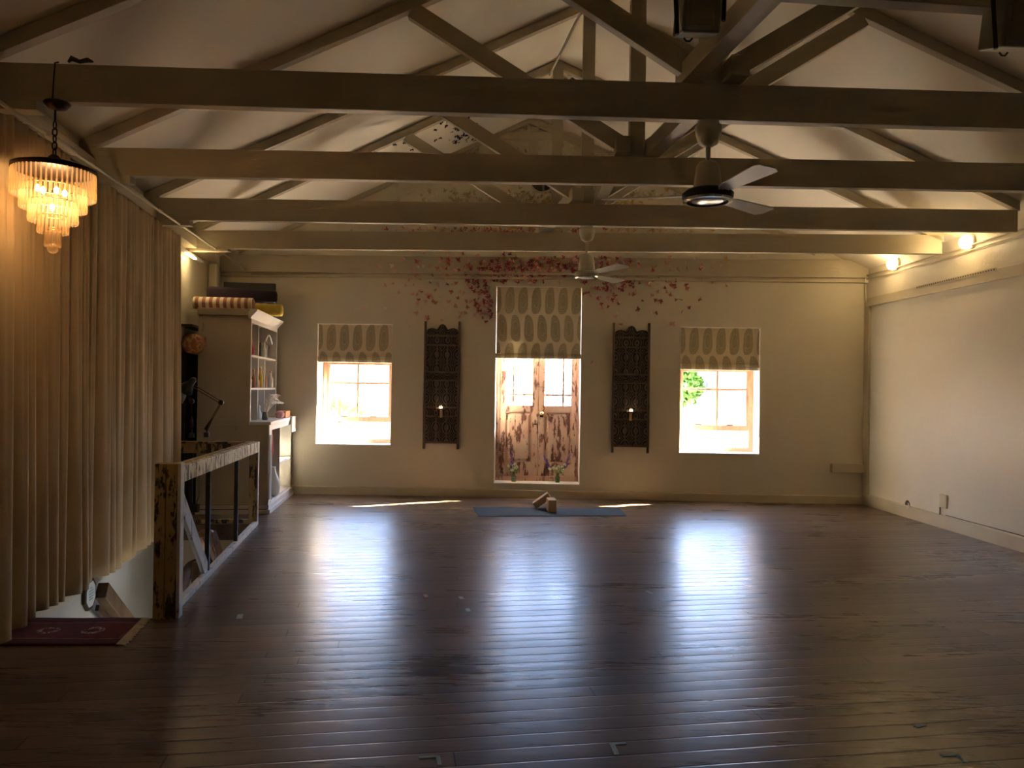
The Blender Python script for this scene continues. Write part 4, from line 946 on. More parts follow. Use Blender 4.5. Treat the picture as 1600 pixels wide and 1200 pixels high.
# ------------------------------------------------------------------ dresser
C0, C1 = G(417, 803), G(455, 771.5); HW = Wall(C0, C1); eD = (C1 - C0).normalized(); MD = frame(C0, eD); LD = (C1 - C0).length - .03
def dres():
    root = empty('dresser', C0, 'tall old cream painted dresser with open shelves standing in the far corner', 'dresser')
    def bx(name, lo, hi, mat='dresser_paint', bv=.003, par=root): b_ = MB(MD); b_.box(lo, hi); return b_.build(name, mat, par, bevel=bv)
    zc = 1.035; dp = .80; U0 = .215; U1 = .80; zt = 2.30
    zx = LD - .02
    bx('plinth', (-.02, -.035, 0), (LD, dp, .05), 'white_paint'); bx('plinth', (-.01, -.02, .05), (zx, dp, .10), 'white_paint')
    bx('side_panel', (0, 0.002, .10), (.035, dp, zc)); bx('side_panel', (LD - .05, 0.002, .10), (LD - .015, dp, zc), 'white_paint')
    bx('side_moulding', (-.012, .0, .10), (0, dp, .125), bv=.002); bx('side_panel', (0, U0, zc), (.035, dp, zc + .04)); bx('side_moulding', (-.012, .0, .02), (-.001, dp, .06), 'dark_wood', bv=.002)
    bx('back_panel', (.035, dp - .02, .10), (LD - .05, dp, zc)); bx('bottom_shelf', (.035, .01, .10), (LD - .05, dp - .02, .125), 'white_paint')
    bx('counter', (-.012, -.03, zc), (LD, U0 - .01, zc + .035), 'white_paint'); bx('counter_board', (.036, U0 - .01, zc), (LD - .02, dp - .02, zc + .03), 'white_paint')
    xs = [HW.u(HW.at(p, 700)) for p in (429, 438.5, 446)]
    pil = bx('pilaster', (0, -.012, .10), (.16, .0, zc), 'white_paint')
    for k in range(3): bx('flute', (.025 + k * .045, -.022, .16), (.05 + k * .045, -.012, zc - .12), 'white_paint', .004, pil)
    bx('rail_board', (.16, -.008, zc - .07), (LD - .02, .012, zc), 'white_paint')
    xd = xs[1]; bx('divider', (xd - .012, .01, .125), (xd + .012, dp - .02, zc), 'dresser_paint')
    bx('shelf', (xd + .012, .01, .50), (LD - .05, dp - .02, .52), 'white_paint')
    # upper case
    bx('side_panel', (0, U0, zc + .035), (.03, U1, zt)); bx('side_panel', (LD - .08, U0, zc + .035), (LD - .05, U1, zt), 'white_paint')
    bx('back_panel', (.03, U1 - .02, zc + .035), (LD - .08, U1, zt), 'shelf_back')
    bx('top_board', (0, U0, zt - .02), (LD - .05, U1, zt))
    hu = lambda px: Wall(MD @ V((0, U0, 0)), MD @ V((1, U0, 0)))
    WU = Wall(MD @ V((0, U0, 0)), MD @ V((1, U0, 0))); uu = lambda px: WU.u(WU.at(px, 600))
    z1 = WU.at(394, 556).z; z2 = WU.at(394, 607.5).z
    for z in (z1, z2): bx('shelf', (.03, U0, z - .012), (LD - .08, U1 - .02, z + .012), 'white_paint')
    for px in (403.5, 413.8):
        x = uu(px); bx('divider', (x - .012, U0 + .002, zc + .035), (x + .012, U1 - .02, z1 - .012), 'white_paint')
    x = uu(403.5); bx('divider', (x - .012, U0 + .002, z1 + .012), (x + .012, U1 - .02, zt - .07), 'white_paint')
    bx('face_stile', (-.004, U0 - .008, zc + .035), (.032, U0, zt), 'white_paint'); bx('face_stile', (LD - .085, U0 - .008, zc + .035), (LD - .05, U0, zt), 'white_paint')
    bx('face_head', (.032, U0 - .008, zt - .08), (LD - .085, U0, zt), 'white_paint')
    # crown with a stepped and sloping front
    b_ = MB(MD); pr = [(U0 + .02, zt - .03), (U0 - .01, zt - .03), (U0 - .02, zt - .01), (U0 - .075, zt + .05), (U0 - .085, zt + .075), (U0 + .02, zt + .075)]
    b_.prism([(-.055, y, z) for y, z in pr], (LD + .03, 0, 0)); b_.build('crown', 'white_paint', root, bevel=.003)
    b_ = MB(MD); b_.prism([(-.045, U0 - .0, zt + .0), (-.06, U0 - .0, zt + .075), (.03, U0, zt + .075), (.03, U0, zt)], (0, U1 - U0, 0)); b_.build('crown', 'dresser_paint', root, bevel=.003)
    bx('top_board', (-.02, U0, zt + .055), (LD - .03, U1, zt + .075))
    return zt + .075, z1 + .012, z2 + .012, zc + .035, xs, uu, WU
ZT, ZS1, ZS2, ZC, XS, UU, WU = dres()
D_ = lambda x, y, z: MD @ V((x, y, z))
def bolster(x0, y0, x1, y1, z, r, mat, endmat, name, label, square=False):
    a, c_ = D_(x0, y0, z), D_(x1, y1, z); e_ = (c_ - a).normalized(); L_ = (c_ - a).length
    root = empty(name, (a + c_) / 2, label, 'cushion', 'cushions on the dresser'); root.location.z = z - r
    M = Matrix((e_, V((0, 0, 1)).cross(e_), V((0, 0, 1)))).transposed().to_4x4(); M.translation = a
    b_ = MB(M); prof = [(.6 * r, 0), (.9 * r, .012), (r, .035), (r, L_ - .035), (.9 * r, L_ - .012), (.6 * r, L_)]
    n_ = 24; vs = []; fs = []
    for rr_, h in prof:
        for k in range(n_):
            t = 2 * math.pi * k / n_; cx_, sy = math.cos(t), math.sin(t)
            if square: pw = .45; cx_ = math.copysign(abs(cx_) ** pw, cx_); sy = math.copysign(abs(sy) ** pw, sy)
            vs.append((h, cx_ * rr_, sy * rr_))
    for i in range(len(prof) - 1):
        for k in range(n_): fs.append((i * n_ + k, i * n_ + (k + 1) % n_, (i + 1) * n_ + (k + 1) % n_, (i + 1) * n_ + k))
    fs += [tuple(range(n_))[::-1], tuple((len(prof) - 1) * n_ + k for k in range(n_))]
    b_.add(vs, fs)
    # own frame so the weave follows the cushion
    me = bpy.data.meshes.new('cover'); me.from_pydata([tuple(M.inverted() @ p) for p in b_.v], [], b_.f); me.materials.append(MATS[mat]); me.shade_smooth()
    o = bpy.data.objects.new('cover', me); COL.objects.link(o); o.parent = root; mm = M.copy(); mm.translation = a - root.location; o.matrix_local = mm
    pts = []
    for hx in (.02, L_ - .02):
        g_ = MB(M); ring = []
        for k in range(n_ + 1):
            t = 2 * math.pi * k / n_; cx_, sy = math.cos(t), math.sin(t)
            if square: cx_ = math.copysign(abs(cx_) ** .45, cx_); sy = math.copysign(abs(sy) ** .45, sy)
            ring.append((hx, cx_ * r * .93, sy * r * .93))
        g_.tube(ring, .006, 5, False); g_.build('piping', endmat, root, smooth=True)
    return root
rb_ = .072
bolster(.13, .90, .10, .20, ZT + rb_, rb_, 'striped_fabric', 'cream_cloth', 'bolster_cushion', 'red and cream striped bolster at the front of the pile on the dresser')
bolster(1.0, .90, .96, .22, ZT + 2 * rb_ + .055, rb_, 'striped_fabric', 'cream_cloth', 'bolster_cushion', 'second striped bolster mostly hidden behind the purple one')
bolster(.85, .72, .82, .0, ZT + .075, .075, 'yellow_fabric', 'yellow_fabric', 'bolster_cushion', 'yellow cushion poking out over the dresser crown', True)
bolster(.27, .78, .55, .03, ZT + 2 * rb_ + .062, .080, 'purple_velvet', 'purple_velvet', 'bolster_cushion', 'dark purple velvet bolster lying on top of the striped ones', True)
b_ = MB(MD); b_.box((1.1, .15, ZT), (1.16, .80, ZT + .45)); tag(b_.build('folded_board', 'shelf_back', bevel=.006), 'flat black panel standing behind the cushions on the dresser', 'panel')
# things on the dresser shelves
def lat(name, x, y, z, prof, mat, label, cat, n=16, group=None):
    p = D_(x, y, z); b_ = MB(); b_.lathe(p, prof, n); return tag(b_.build(name, mat, smooth=True, origin=tuple(p)), label, cat, group)
x_ = UU(396); p = D_(x_, .30, ZS1 + .26)
b_ = MB(); nrm = (MD.to_3x3() @ V((0, -1, .12))).normalized(); p = D_(.20, .31, ZS1 + .135)
b_.lathe(p, [(.02, 0), (.08, .004), (.13, .02), (.128, .024), (.07, .01), (.001, .008)], 28, nrm); tag(b_.build('plate', 'cream_cloth', smooth=True, origin=tuple(p)), 'white round plate leaning in the top shelf of the dresser', 'plate')
lat('red_vase', .10, .24, ZS1, [(.03, 0), (.05, .02), (.055, .06), (.03, .12), (.018, .16), (.025, .18)], 'red_cloth', 'small red vase on the top dresser shelf', 'vase')
b_ = MB(MD); b_.box((.98, .28, ZS1), (1.40, .55, ZS1 + .20)); tag(b_.build('basket', 'grey_ceramic', bevel=.03), 'square grey basket on the top dresser shelf', 'basket')
b_ = MB(); pts = [D_(.98 + .42 * t, .235, ZS1 + .20 + .10 * math.sin(math.pi * t)) for t in [k / 10 for k in range(11)]]; b_.tube(pts, .010, 8); tag(b_.build('basket_handle_rope', 'cream_cloth', smooth=True), 'pale rope loop over the grey basket on the dresser', 'rope')
lat('hanging_bottle', .90, .24, ZS1 + .0, [(.02, 0), (.03, .01), (.03, .10), (.012, .14), (.012, .19)], 'cream_cloth', 'white slim bottle beside the grey basket', 'bottle')
rnd = random.Random(3); cols = ['cream_cloth', 'pink_cloth', 'yellow_fabric', 'orange_box', 'cream_cloth', 'white_paint', 'terracotta']
words = ['cream', 'pink', 'yellow', 'orange', 'ivory', 'white', 'brown']
k = 0
for bay, (xa, xb) in enumerate(((.08, UU(403.5) - .04), (UU(403.5) + .05, UU(413.8) - .05), (UU(413.8) + .05, LD - .14))):
    bn = ('nearest', 'middle', 'farthest')[bay]
    for j in range(3):
        x = xa + (xb - xa) * (j + .5) / 3; h = rnd.uniform(.13, .24); r = rnd.uniform(.022, .034); ci = (k * 3 + bay) % 7
        p = D_(x, .25 + .05 * (j % 2), ZS2); root = empty('bottle', p, '%s bottle, %s in the %s bay of the middle dresser shelf' % (words[ci], ('first', 'second', 'third')[j], bn), 'bottle', 'bottles on the dresser')
        b_ = MB(); b_.lathe(p, [(r * .9, 0), (r, .01), (r, h * .6), (r * .4, h * .78), (r * .38, h)], 14); b_.build('body', cols[ci], root, smooth=True)
        b_ = MB(); b_.lathe(p + V((0, 0, h)), [(r * .5, 0), (r * .5, .025)], 12); b_.build('cap', cols[(ci + 3) % 7], root, smooth=True); k += 1
lat('figurine', .12, .28, ZC, [(.05, 0), (.06, .02), (.035, .08), (.045, .13), (.02, .17), (.03, .21), (.001, .235)], 'white_paint', 'white figurine at the near end of the dresser counter shelf', 'figurine')
lat('figurine', UU(408.5), .24, ZC, [(.03, 0), (.035, .02), (.03, .08), (.012, .13), (.02, .16), (.001, .185)], 'white_paint', 'slim white figurine in the middle of the dresser counter', 'figurine')
# dried grasses
dg = empty('dried_grass_spray', D_(UU(405), .14, ZC), 'wispy pale dried grass spray arching over the dresser counter', 'dried flowers')
b_ = MB(); b_.lathe(D_(UU(405), .14, ZC), [(.03, 0), (.04, .02), (.025, .09), (.03, .10)], 14); b_.build('pot', 'grey_ceramic', dg, smooth=True)
b_ = MB(); rnd = random.Random(9)
for k in range(44):
    a = D_(UU(405), .14, ZC + .08); ex = rnd.uniform(-.15, .95); top_ = rnd.uniform(.12, .24)
    pts = []
    for t in [i / 7 for i in range(8)]: pts.append(a + MD.to_3x3() @ V((ex * t, -.06 * t + .02 * math.sin(k), top_ * math.sin(math.pi * .5 * min(1, t * 1.4)) - .10 * max(0, t - .7))))
    b_.tube(pts, [.0022] * 5 + [.004, .005, .001], 4)
o = b_.build('stems', 'cream_cloth', dg); o['kind'] = 'stuff'
b_ = MB(MD); b_.box((1.18, -.0, ZC), (1.5, .13, ZC + .085)); tag(b_.build('storage_box', 'orange_box', bevel=.005), 'small orange box at the far end of the dresser counter', 'box')
b_ = MB(); b_.ball(D_(1.02, .05, ZC + .05), .05, 12, 8, (1.2, 1, 1)); tag(b_.build('folded_cloth', 'pink_cloth', smooth=True, origin=tuple(D_(1.02, .05, ZC))), 'bundled pink cloth beside the orange box', 'cloth')
b_ = MB(); b_.tube([D_(.40 + .02 * k, .06, .95 - .11 * k - .0) for k in range(4)] , [.03, .045, .05, .03], 10); tag(b_.build('hanging_cloth', 'red_cloth', smooth=True), 'red cloth hanging in the open front of the dresser', 'cloth')
lat('white_vase', .62, .06, .125, [(.06, 0), (.09, .03), (.10, .16), (.05, .28), (.035, .34), (.045, .36)], 'white_paint', 'tall white vase inside the open base of the dresser', 'vase')
b_ = MB(MD); b_.box((.72, .05, .125), (.86, .3, .42)); tag(b_.build('grey_box', 'grey_ceramic', bevel=.01), 'dull grey box beside the white vase inside the dresser', 'box')
b_ = MB(MD); b_.box((LD - .32, -.055, ZC - .20), (LD - .02, -.034, ZC + .006)); b_.box((LD - .32, -.055, ZC), (LD - .02, .12, ZC + .01)); tag(b_.build('white_towel', 'white_paint', bevel=.006), 'white towel hanging over the far end of the dresser counter', 'towel')

# black cupboard and shelf behind the dresser, against the left wall
uN, uF = LFT.u(V((-3.73, 8.56, 0))), LFT.u(V((-3.86, 9.35, 0)))
def lbox(name, z0, z1, d0, d1, mat, label, cat, bv=.006, a=uF, c_=uN):
    b_ = MB(); P4 = [LFT.P(a, z0, d0), LFT.P(c_, z0, d0), LFT.P(c_, z0, d1), LFT.P(a, z0, d1)]
    b_.hexa(P4 + [V((p.x, p.y, z1)) for p in P4]); return tag(b_.build(name, mat, bevel=bv), label, cat)
lbox('cupboard', 0.0, 1.84, .01, .09, 'black_gloss', 'glossy black shallow cupboard on the wall between curtain and dresser', 'cupboard')
lbox('wall_shelf', 2.14, 2.17, .005, .16, 'dark_wood', 'dark wall shelf above the glossy black cupboard', 'shelf')
a = LFT.P(uN - .55, 1.84 + .115, .10); c_ = a + LFT.n * .13 + V((0, -.03, 0))
a2 = LFT.P(uN - .05, 1.84 + .1, .14)
bt = empty('brocade_bolster', LFT.P(uN - .3, 1.84, .1), 'brown and gold patterned bolster on the black cupboard', 'cushion')
b_ = MB(); aa, cc = LFT.P(uN - .62, 1.84 + .115, .13), LFT.P(uN - .06, 1.84 + .115, .13); ee = (cc - aa).normalized(); LL_ = (cc - aa).length
b_.lathe(aa, [(.07, 0), (.105, .02), (.113, .06), (.113, LL_ - .06), (.105, LL_ - .02), (.07, LL_)], 24, ee); b_.build('cover', 'brocade', bt, smooth=True)

# ------------------------------------------------------------------ two jointed desk lamps clamped to the end rail
def desk_lamp(pts, head, hdir, label, shade_mat):
    P_ = [w_ if isinstance(w_, V) else V(w_) for w_ in pts]
    root = empty('desk_lamp', P_[0], label, 'desk lamp', 'jointed desk lamps')
    b_ = MB(); b_.box(tuple(P_[0] + V((-.025, -.02, -.0))), tuple(P_[0] + V((.025, .02, .05)))); b_.tube([P_[0], P_[0] + V((0, 0, .09))], .008, 8); b_.build('clamp', 'black_metal', root, bevel=.002)
    off = V((0, 0, .014))
    for a, c_ in zip(P_[1:], P_[2:]):
        b_ = MB(); b_.tube([a + off, c_ + off], .0045, 6); b_.tube([a - off, c_ - off], .0045, 6); b_.build('arm', 'dark_bronze', root, smooth=True)
    b_ = MB(); b_.lathe(P_[2] - V((0, .012, 0)), [(.028, 0), (.028, .024)], 14, (0, 1, 0)); b_.build('joint', 'dark_bronze', root)
    a = P_[1]; c_ = P_[1] + (P_[2] - P_[1]) * .42; b_ = MB(); b_.tube([a, c_], [.024, .010], 8); b_.build('spring', 'dark_bronze', root, smooth=True)
    hd = V(hdir).normalized(); b_ = MB(); b_.lathe(head, [(.018, -.075), (.032, -.055), (.034, 0), (.052, .03), (.085, .10), (.082, .10), (.03, .03)], 20, hd); b_.build('shade', shade_mat, root, smooth=True)
    return root
WE = Wall(M2 @ V((0, 0, 0)), M2 @ V((.9, 0, 0)))
T_ = lambda px, py, o_=0.0: WE.at(px, py, o_)
b0 = T_(322, 684, 0)
desk_lamp([T_(323, 683, -.0), T_(322, 671, -.0), T_(345.5, 629, .05), T_(300, 602, .1)], T_(298, 599, .1), (-.5, .2, -.5), 'jointed desk lamp whose arm bends over the end rail before the dresser', 'black_metal')
desk_lamp([T_(299.5, 684, -.0), T_(299.5, 668, 0), T_(299.5, 627, .0), T_(292, 618, .03)], T_(289, 612, .03), (-.6, -.3, -.55), 'grey shaded desk lamp standing upright by the curtain edge', 'grey_ceramic')
pipe([T_(323.5, 690, .03), T_(323.5, 740, .03), T_(322.5, 806, .03)], .004, 'thin black lamp cable hanging straight down behind the railing', 'black_metal', 'cable', 'lamp_cable')
pipe([T_(314, 712, .03), T_(311, 745, .03), T_(311, 775, .03), T_(303, 797, .03)], .004, 'thin black cable curving down behind the near baluster', 'black_metal', 'cable', 'lamp_cable')
o = MB(frame(T_(303, 800, .03), (1, 0, 0))); o.box((-.05, -.03, 0), (.05, .03, .085)); tag(o.build('power_adapter', 'black_gloss', bevel=.004), 'small black power box on the floor edge behind the railing', 'power box')

l = bpy.data.lights.new('downstairs_light', 'POINT'); l.energy = 9; l.color = (1, .97, .92); l.shadow_soft_size = .25
lo = bpy.data.objects.new('downstairs_light', l); COL.objects.link(lo); lo.location = A0 + axis * 1.6 + side * .74 + V((0, 0, -1.0))
# ------------------------------------------------------------------ stair side: notice, handrail, person
def notice():
    SW = Wall(LFT.P(0, 0, .004), LFT.P(5, 0, .004)); p = SW.at(137.5, 928.5); root = empty('octagonal_notice', p, 'octagonal framed white notice on the stair wall below the curtain', 'notice')
    M = frame(V((p.x, p.y, p.z)), -LFT.e); h, w_ = .132, .125
    pts = []
    for k in range(8):
        t = math.pi / 8 + k * math.pi / 4; pts.append((math.cos(t) * w_, math.sin(t) * h))
    def ngon(s_, y0, y1): return [(a * s_, y0, c_ * s_) for a, c_ in pts], (0, y1 - y0, 0)
    s_ = -1 if (M.to_3x3() @ V((0, 1, 0))).dot(LFT.n) < 0 else 1
    b_ = MB(M); P_, d = ngon(1, 0, s_ * .02); b_.prism(P_, d); b_.build('frame', 'dark_wood', root)
    b_ = MB(M); P_, d = ngon(.80, 0, s_ * .024); b_.prism(P_, d); b_.build('paper', 'notice_paper', root)
    b_ = MB(M)
    for k, (z, l_) in enumerate(((.05, .02), (.028, .045), (.006, .05), (-.016, .045), (-.038, .04))): b_.box((-l_, min(0, s_ * .0255), z - .004), (l_, max(0, s_ * .0255), z + .004))
    o = b_.build('writing', 'notice_ink', root)
notice()
HWl = Wall(LFT.P(0, 0, .06), LFT.P(5, 0, .06))
a = HWl.at(159, 922); c_ = HWl.at(192, 965); d = (c_ - a)
hr = empty('handrail', a, 'worn timber handrail sloping down the stair wall', 'handrail')
b_ = MB(); b_.bar(a, a + d * 4.2, .085, .13); b_.build('rail', 'old_timber', hr, bevel=.008)
b_ = MB(); b_.bar(a - LFT.n * .05 + d * .1 + V((0, 0, -.12)), a - LFT.n * .05 + d * 4 + V((0, 0, -.12)), .03, .05); b_.build('wall_batten', 'dark_wood', hr)
# lower newel post inside the stairwell
pn = hit(307.5, 885, V((0, 6.55, 0)), V((0, 1, 0))); b_ = MB(); b_.box((pn.x - .03, 6.52, -1.45), (pn.x + .03, 6.58, pn.z + .04)); tag(b_.build('newel_post', 'old_timber', bevel=.006), 'tan newel post standing lower in the stairwell behind the brace', 'post')
# ------------------------------------------------------------------ person coming up the stairs
def skin_mesh(name, nodes, edges, mat, parent, sub=2, root=0):
    me = bpy.data.meshes.new(name); off = V((0, 0, 0)); q = parent
    while q is not None: off += q.location; q = q.parent
    me.from_pydata([tuple(V(p) - off) for p, r in nodes], edges, []); ob = bpy.data.objects.new(name, me); COL.objects.link(ob); ob.parent = parent
    me.materials.append(MATS[mat])
    ob.modifiers.new('skin', 'SKIN'); sm = ob.modifiers.new('sub', 'SUBSURF'); sm.levels = sub; sm.render_levels = sub
    sv_ = me.skin_vertices[0].data
    for i, (p, r) in enumerate(nodes): sv_[i].radius = r if isinstance(r, tuple) else (r, r)
    sv_[root].use_root = True
    ob.modifiers['skin'].use_smooth_shade = True
    return ob
def person():
    hd = hit(322, 846, V((0, 7.1, 0)), V((0, 1, 0))); hx, hy, hz = hd
    sx = lambda y: 0
    # tread under the feet
    k = int(((V((hx, hy, 0)) - A0).dot(axis)) / run); zf = -rise * (k + 1)
    root = empty('person', (hx, hy, zf), 'person with long reddish brown hair in dark clothes coming up the stairs, head turned aside', 'person')
    H = lambda x, y, z: V((hx + x, hy + y, hz + z))
    pz = zf + .82 - 0; base_z = hz - .62
    nodes = [(H(0, .06, -.66), (.15, .11)), (H(0, .05, -.50), (.135, .10)), (H(0, .04, -.32), (.165, .105)), (H(0, .03, -.21), (.12, .085)), (H(0, .02, -.14), .052), (H(0, .0, -.07), .05),
             (H(.17, .03, -.245), .058), (H(.235, .02, -.45), .045), (H(.20, -.16, -.60), .036), (H(.16, -.24, -.60), .03),
             (H(-.17, .03, -.245), .058), (H(-.235, .04, -.48), .045), (H(-.24, -.02, -.70), .036), (H(-.24, -.05, -.78), .03),
             ]
    edges = [(0, 1), (1, 2), (2, 3), (3, 4), (4, 5), (3, 6), (6, 7), (7, 8), (8, 9), (3, 10), (10, 11), (11, 12), (12, 13)]
    # legs down to the treads
    zl = zf + .0; n0 = len(nodes)
    nodes += [(H(.09, .07, -.76), .085), (V((hx + .10, hy - .04, (hz - .76 + zl) / 2 + .08)), .06), (V((hx + .10, hy + .06, zl + .09)), .042), (V((hx + .11, hy - .08, zl + .045)), .035),
              (H(-.09, .07, -.76), .085), (V((hx - .10, hy + .06, (hz - .76 + zl) / 2)), .06), (V((hx - .10, hy + .14, zl + .09)), .042), (V((hx - .11, hy + .02, zl + .045)), .035)]
    edges += [(0, n0), (n0, n0 + 1), (n0 + 1, n0 + 2), (n0 + 2, n0 + 3), (0, n0 + 4), (n0 + 4, n0 + 5), (n0 + 5, n0 + 6), (n0 + 6, n0 + 7)]
    body = skin_mesh('clothed_body', nodes, edges, 'dark_cloth', root)
    # head, turned to the left and slightly down
    yaw = math.radians(-66); R = Matrix.Rotation(yaw, 3, 'Z') @ Matrix.Rotation(math.radians(12), 3, 'X')
    hm = MB(R.to_4x4()); hm.M = Matrix.Translation((hx, hy, hz)) @ R.to_4x4() @ Matrix.Scale(.9, 4)
    n_, m_ = 28, 22; vs = []; fs = []
    for i in range(m_ + 1):
        ph = math.pi * i / m_; zz = -math.cos(ph)
        for k_ in range(n_):
            th = 2 * math.pi * k_ / n_; x = math.sin(ph) * math.cos(th); y = math.sin(ph) * math.sin(th)
            X, Y, Z = x * .075, y * .095, zz * .118
            if zz < -.1: X *= 1 + .28 * zz; Y *= 1 + .18 * zz
            front = max(0, -y) ** 6 * math.exp(-(x / .22) ** 2)
            Y -= front * (.022 * math.exp(-((zz + .12) / .14) ** 2)) + max(0, -y) ** 3 * (.008 * math.exp(-((zz + .78) / .15) ** 2) + .006 * math.exp(-((zz + .42) / .07) ** 2))
            for ex in (-.38, .38): Y += .010 * math.exp(-((x - ex) / .15) ** 2 - ((zz - .08) / .10) ** 2) * (1 if y < 0 else 0)
            vs.append((X, Y, Z))
    for i in range(m_):
        for k_ in range(n_): fs.append((i * n_ + k_, i * n_ + (k_ + 1) % n_, (i + 1) * n_ + (k_ + 1) % n_, (i + 1) * n_ + k_))
    hm.add(vs, fs); head = hm.build('head', 'skin', root, smooth=True)
    for ex in (-.029, .029):
        e_ = MB(hm.M); e_.ball((ex, -.076, .009), .012, 10, 8); e_.build('eye', 'cream_cloth', head, smooth=True)
        e_ = MB(hm.M); e_.ball((ex, -.0845, .009), .0055, 8, 6); e_.build('iris', 'dark_wood', head, smooth=True)
        e_ = MB(hm.M); e_.tube([(ex - .016, -.085, .027), (ex, -.090, .031), (ex + .016, -.085, .026)], .003, 5); e_.build('eyebrow', 'hair', head)
        e_ = MB(hm.M); s_ = 1 if ex > 0 else -1; e_.ball((s_ * .074, .008, -.008), .016, 10, 8, (.45, 1, 1.7)); e_.build('ear', 'skin', head, smooth=True)
    e_ = MB(hm.M); e_.tube([(-.022, -.086, -.052), (0, -.094, -.050), (.022, -.086, -.052)], .0045, 6); e_.build('mouth', 'terracotta', head, smooth=True)
    # hair: cap plus long locks
    hr_ = MB(hm.M); vs = []; fs = []; n_, m_ = 32, 14
    for i in range(m_ + 1):
        ph = math.pi * .62 * i / m_
        for k_ in range(n_):
            th = 2 * math.pi * k_ / n_; x = math.sin(ph) * math.cos(th); y = math.sin(ph) * math.sin(th); zz = math.cos(ph)
            rr_ = 1.14 + .02 * math.sin(9 * th) + .02 * math.sin(5 * ph + 3 * th)
            Z = zz
            if y < -.35 and zz < .45: Z = max(zz, .45)
            q_ = 1.0 if not (y < -.35 and zz < .45) else .80
            vs.append((x * .078 * rr_ * q_, y * .098 * rr_ * q_ + .006, Z * .118 * 1.10))
    for i in range(m_):
        for k_ in range(n_): fs.append((i * n_ + k_, i * n_ + (k_ + 1) % n_, (i + 1) * n_ + (k_ + 1) % n_, (i + 1) * n_ + k_))
    hr_.add(vs, fs)
    rnd = random.Random(4)
    for k_ in range(120):
        th = math.radians(rnd.uniform(5, 175)); x, y = math.cos(th), math.sin(th)
        a = V((x * .078, y * .100 + .006, rnd.uniform(.0, .09))); L_ = rnd.uniform(.18, .27)
        pts = [a * 1.0, a + V((x * .008, y * .008, -.07)), a + V((x * .010 + rnd.uniform(-.01, .01), y * .02, -.16)), a + V((x * .006 + rnd.uniform(-.02, .02), y * .006 + rnd.uniform(-.01, .01), -L_))]
        hr_.tube(pts, [.006, .009, .008, .002], 6)
    hr_.build('hair', 'hair', root, smooth=True)
    # hands: palm and separate curled fingers
    for s_, w_ in ((1, H(.16, -.24, -.60)), (-1, H(-.24, -.05, -.78))):
        dirv = V((-.35, -.9, .05)).normalized() if s_ > 0 else V((.0, -.15, -1)).normalized()
        sd_ = dirv.cross(V((0, 0, 1)) if s_ > 0 else V((0, 1, 0))).normalized(); dn = sd_.cross(dirv).normalized()
        nd = [(w_, .026), (w_ + dirv * .05, (.036, .018)), (w_ + dirv * .09, (.038, .015))]; ed = [(0, 1), (1, 2)]
        for j, (o_, ln) in enumerate(((-.03, .068), (-.01, .078), (.010, .073), (.029, .058))):
            p0 = w_ + dirv * .085 + sd_ * o_; i0 = len(nd); nd += [(p0 + dirv * .012, .010), (p0 + dirv * (.012 + ln * .45) + dn * .004, .0088), (p0 + dirv * (.012 + ln * .75) - dn * .012, .0082), (p0 + dirv * ln * .95 - dn * .028, .0065)]
            ed += [(2, i0), (i0, i0 + 1), (i0 + 1, i0 + 2), (i0 + 2, i0 + 3)]
        i0 = len(nd); nd += [(w_ + dirv * .035 - sd_ * .035, .012), (w_ + dirv * .065 - sd_ * .055, .0098), (w_ + dirv * .088 - sd_ * .06 - dn * .01, .0078)]; ed += [(1, i0), (i0, i0 + 1), (i0 + 1, i0 + 2)]
        skin_mesh('hand', nd, ed, 'skin', root, 2)
person()

# ------------------------------------------------------------------ rug
def rug():
    q = [G(43, 967.5), G(225, 968.5), G(182, 1008), G(-15, 1010)]; c = (q[0] + q[1] + q[2] + q[3]) / 4
    e_ = (q[2] - q[3]).normalized(); e_ = (q[1] - q[0]).normalized() + e_; e_.normalize(); ang = math.atan2(e_.y, e_.x)
    Wd = ((q[1] - q[0]).length + (q[2] - q[3]).length) / 2; Hd = (c - (q[2] + q[3]) / 2).length * 2
    root = empty('rug', (c.x, c.y, 0), 'small dark red patterned wool rug at the top of the stairs', 'rug', rz=ang)
    n_, m_ = 40, 16; vs = []; fs = []; sk = (q[1] + q[2] - q[0] - q[3])
    sh = ((q[0] + q[1]) / 2 - (q[2] + q[3]) / 2); shx = V((sh.x * e_.x + sh.y * e_.y, 0, 0)).x
    for j in range(m_ + 1):
        for i in range(n_ + 1):
            x = (i / n_ - .5) * Wd; y = (j / m_ - .5) * Hd; vs.append((x + shx * (j / m_ - .5), y, .010 + .0025 * math.sin(9 * x) * math.sin(7 * y)))
    for j in range(m_):
        for i in range(n_): a = j * (n_ + 1) + i; fs.append((a, a + 1, a + n_ + 2, a + n_ + 1))
    b_ = MB(); b_.add(vs, fs); o = b_.build('pile', 'rug_wool', root, smooth=True, local=True); s_ = o.modifiers.new('t', 'SOLIDIFY'); s_.thickness = .010; s_.offset = -1
    for sx_ in (-1, 1):
        b_ = MB(); rnd = random.Random(2)
        for k in range(70):
            y = (k / 69 - .5) * Hd; x0 = sx_ * Wd / 2 + shx * (k / 69 - .5); L_ = rnd.uniform(.035, .055)
            b_.tube([(x0 - sx_ * .006, y, .009), (x0 + sx_ * L_ * .5, y + rnd.uniform(-.006, .006), .006), (x0 + sx_ * L_, y + rnd.uniform(-.012, .012), .0035)], .0032, 4)
        o = b_.build('fringe', 'cream_cloth', root, local=True); o['kind'] = 'stuff'
rug()

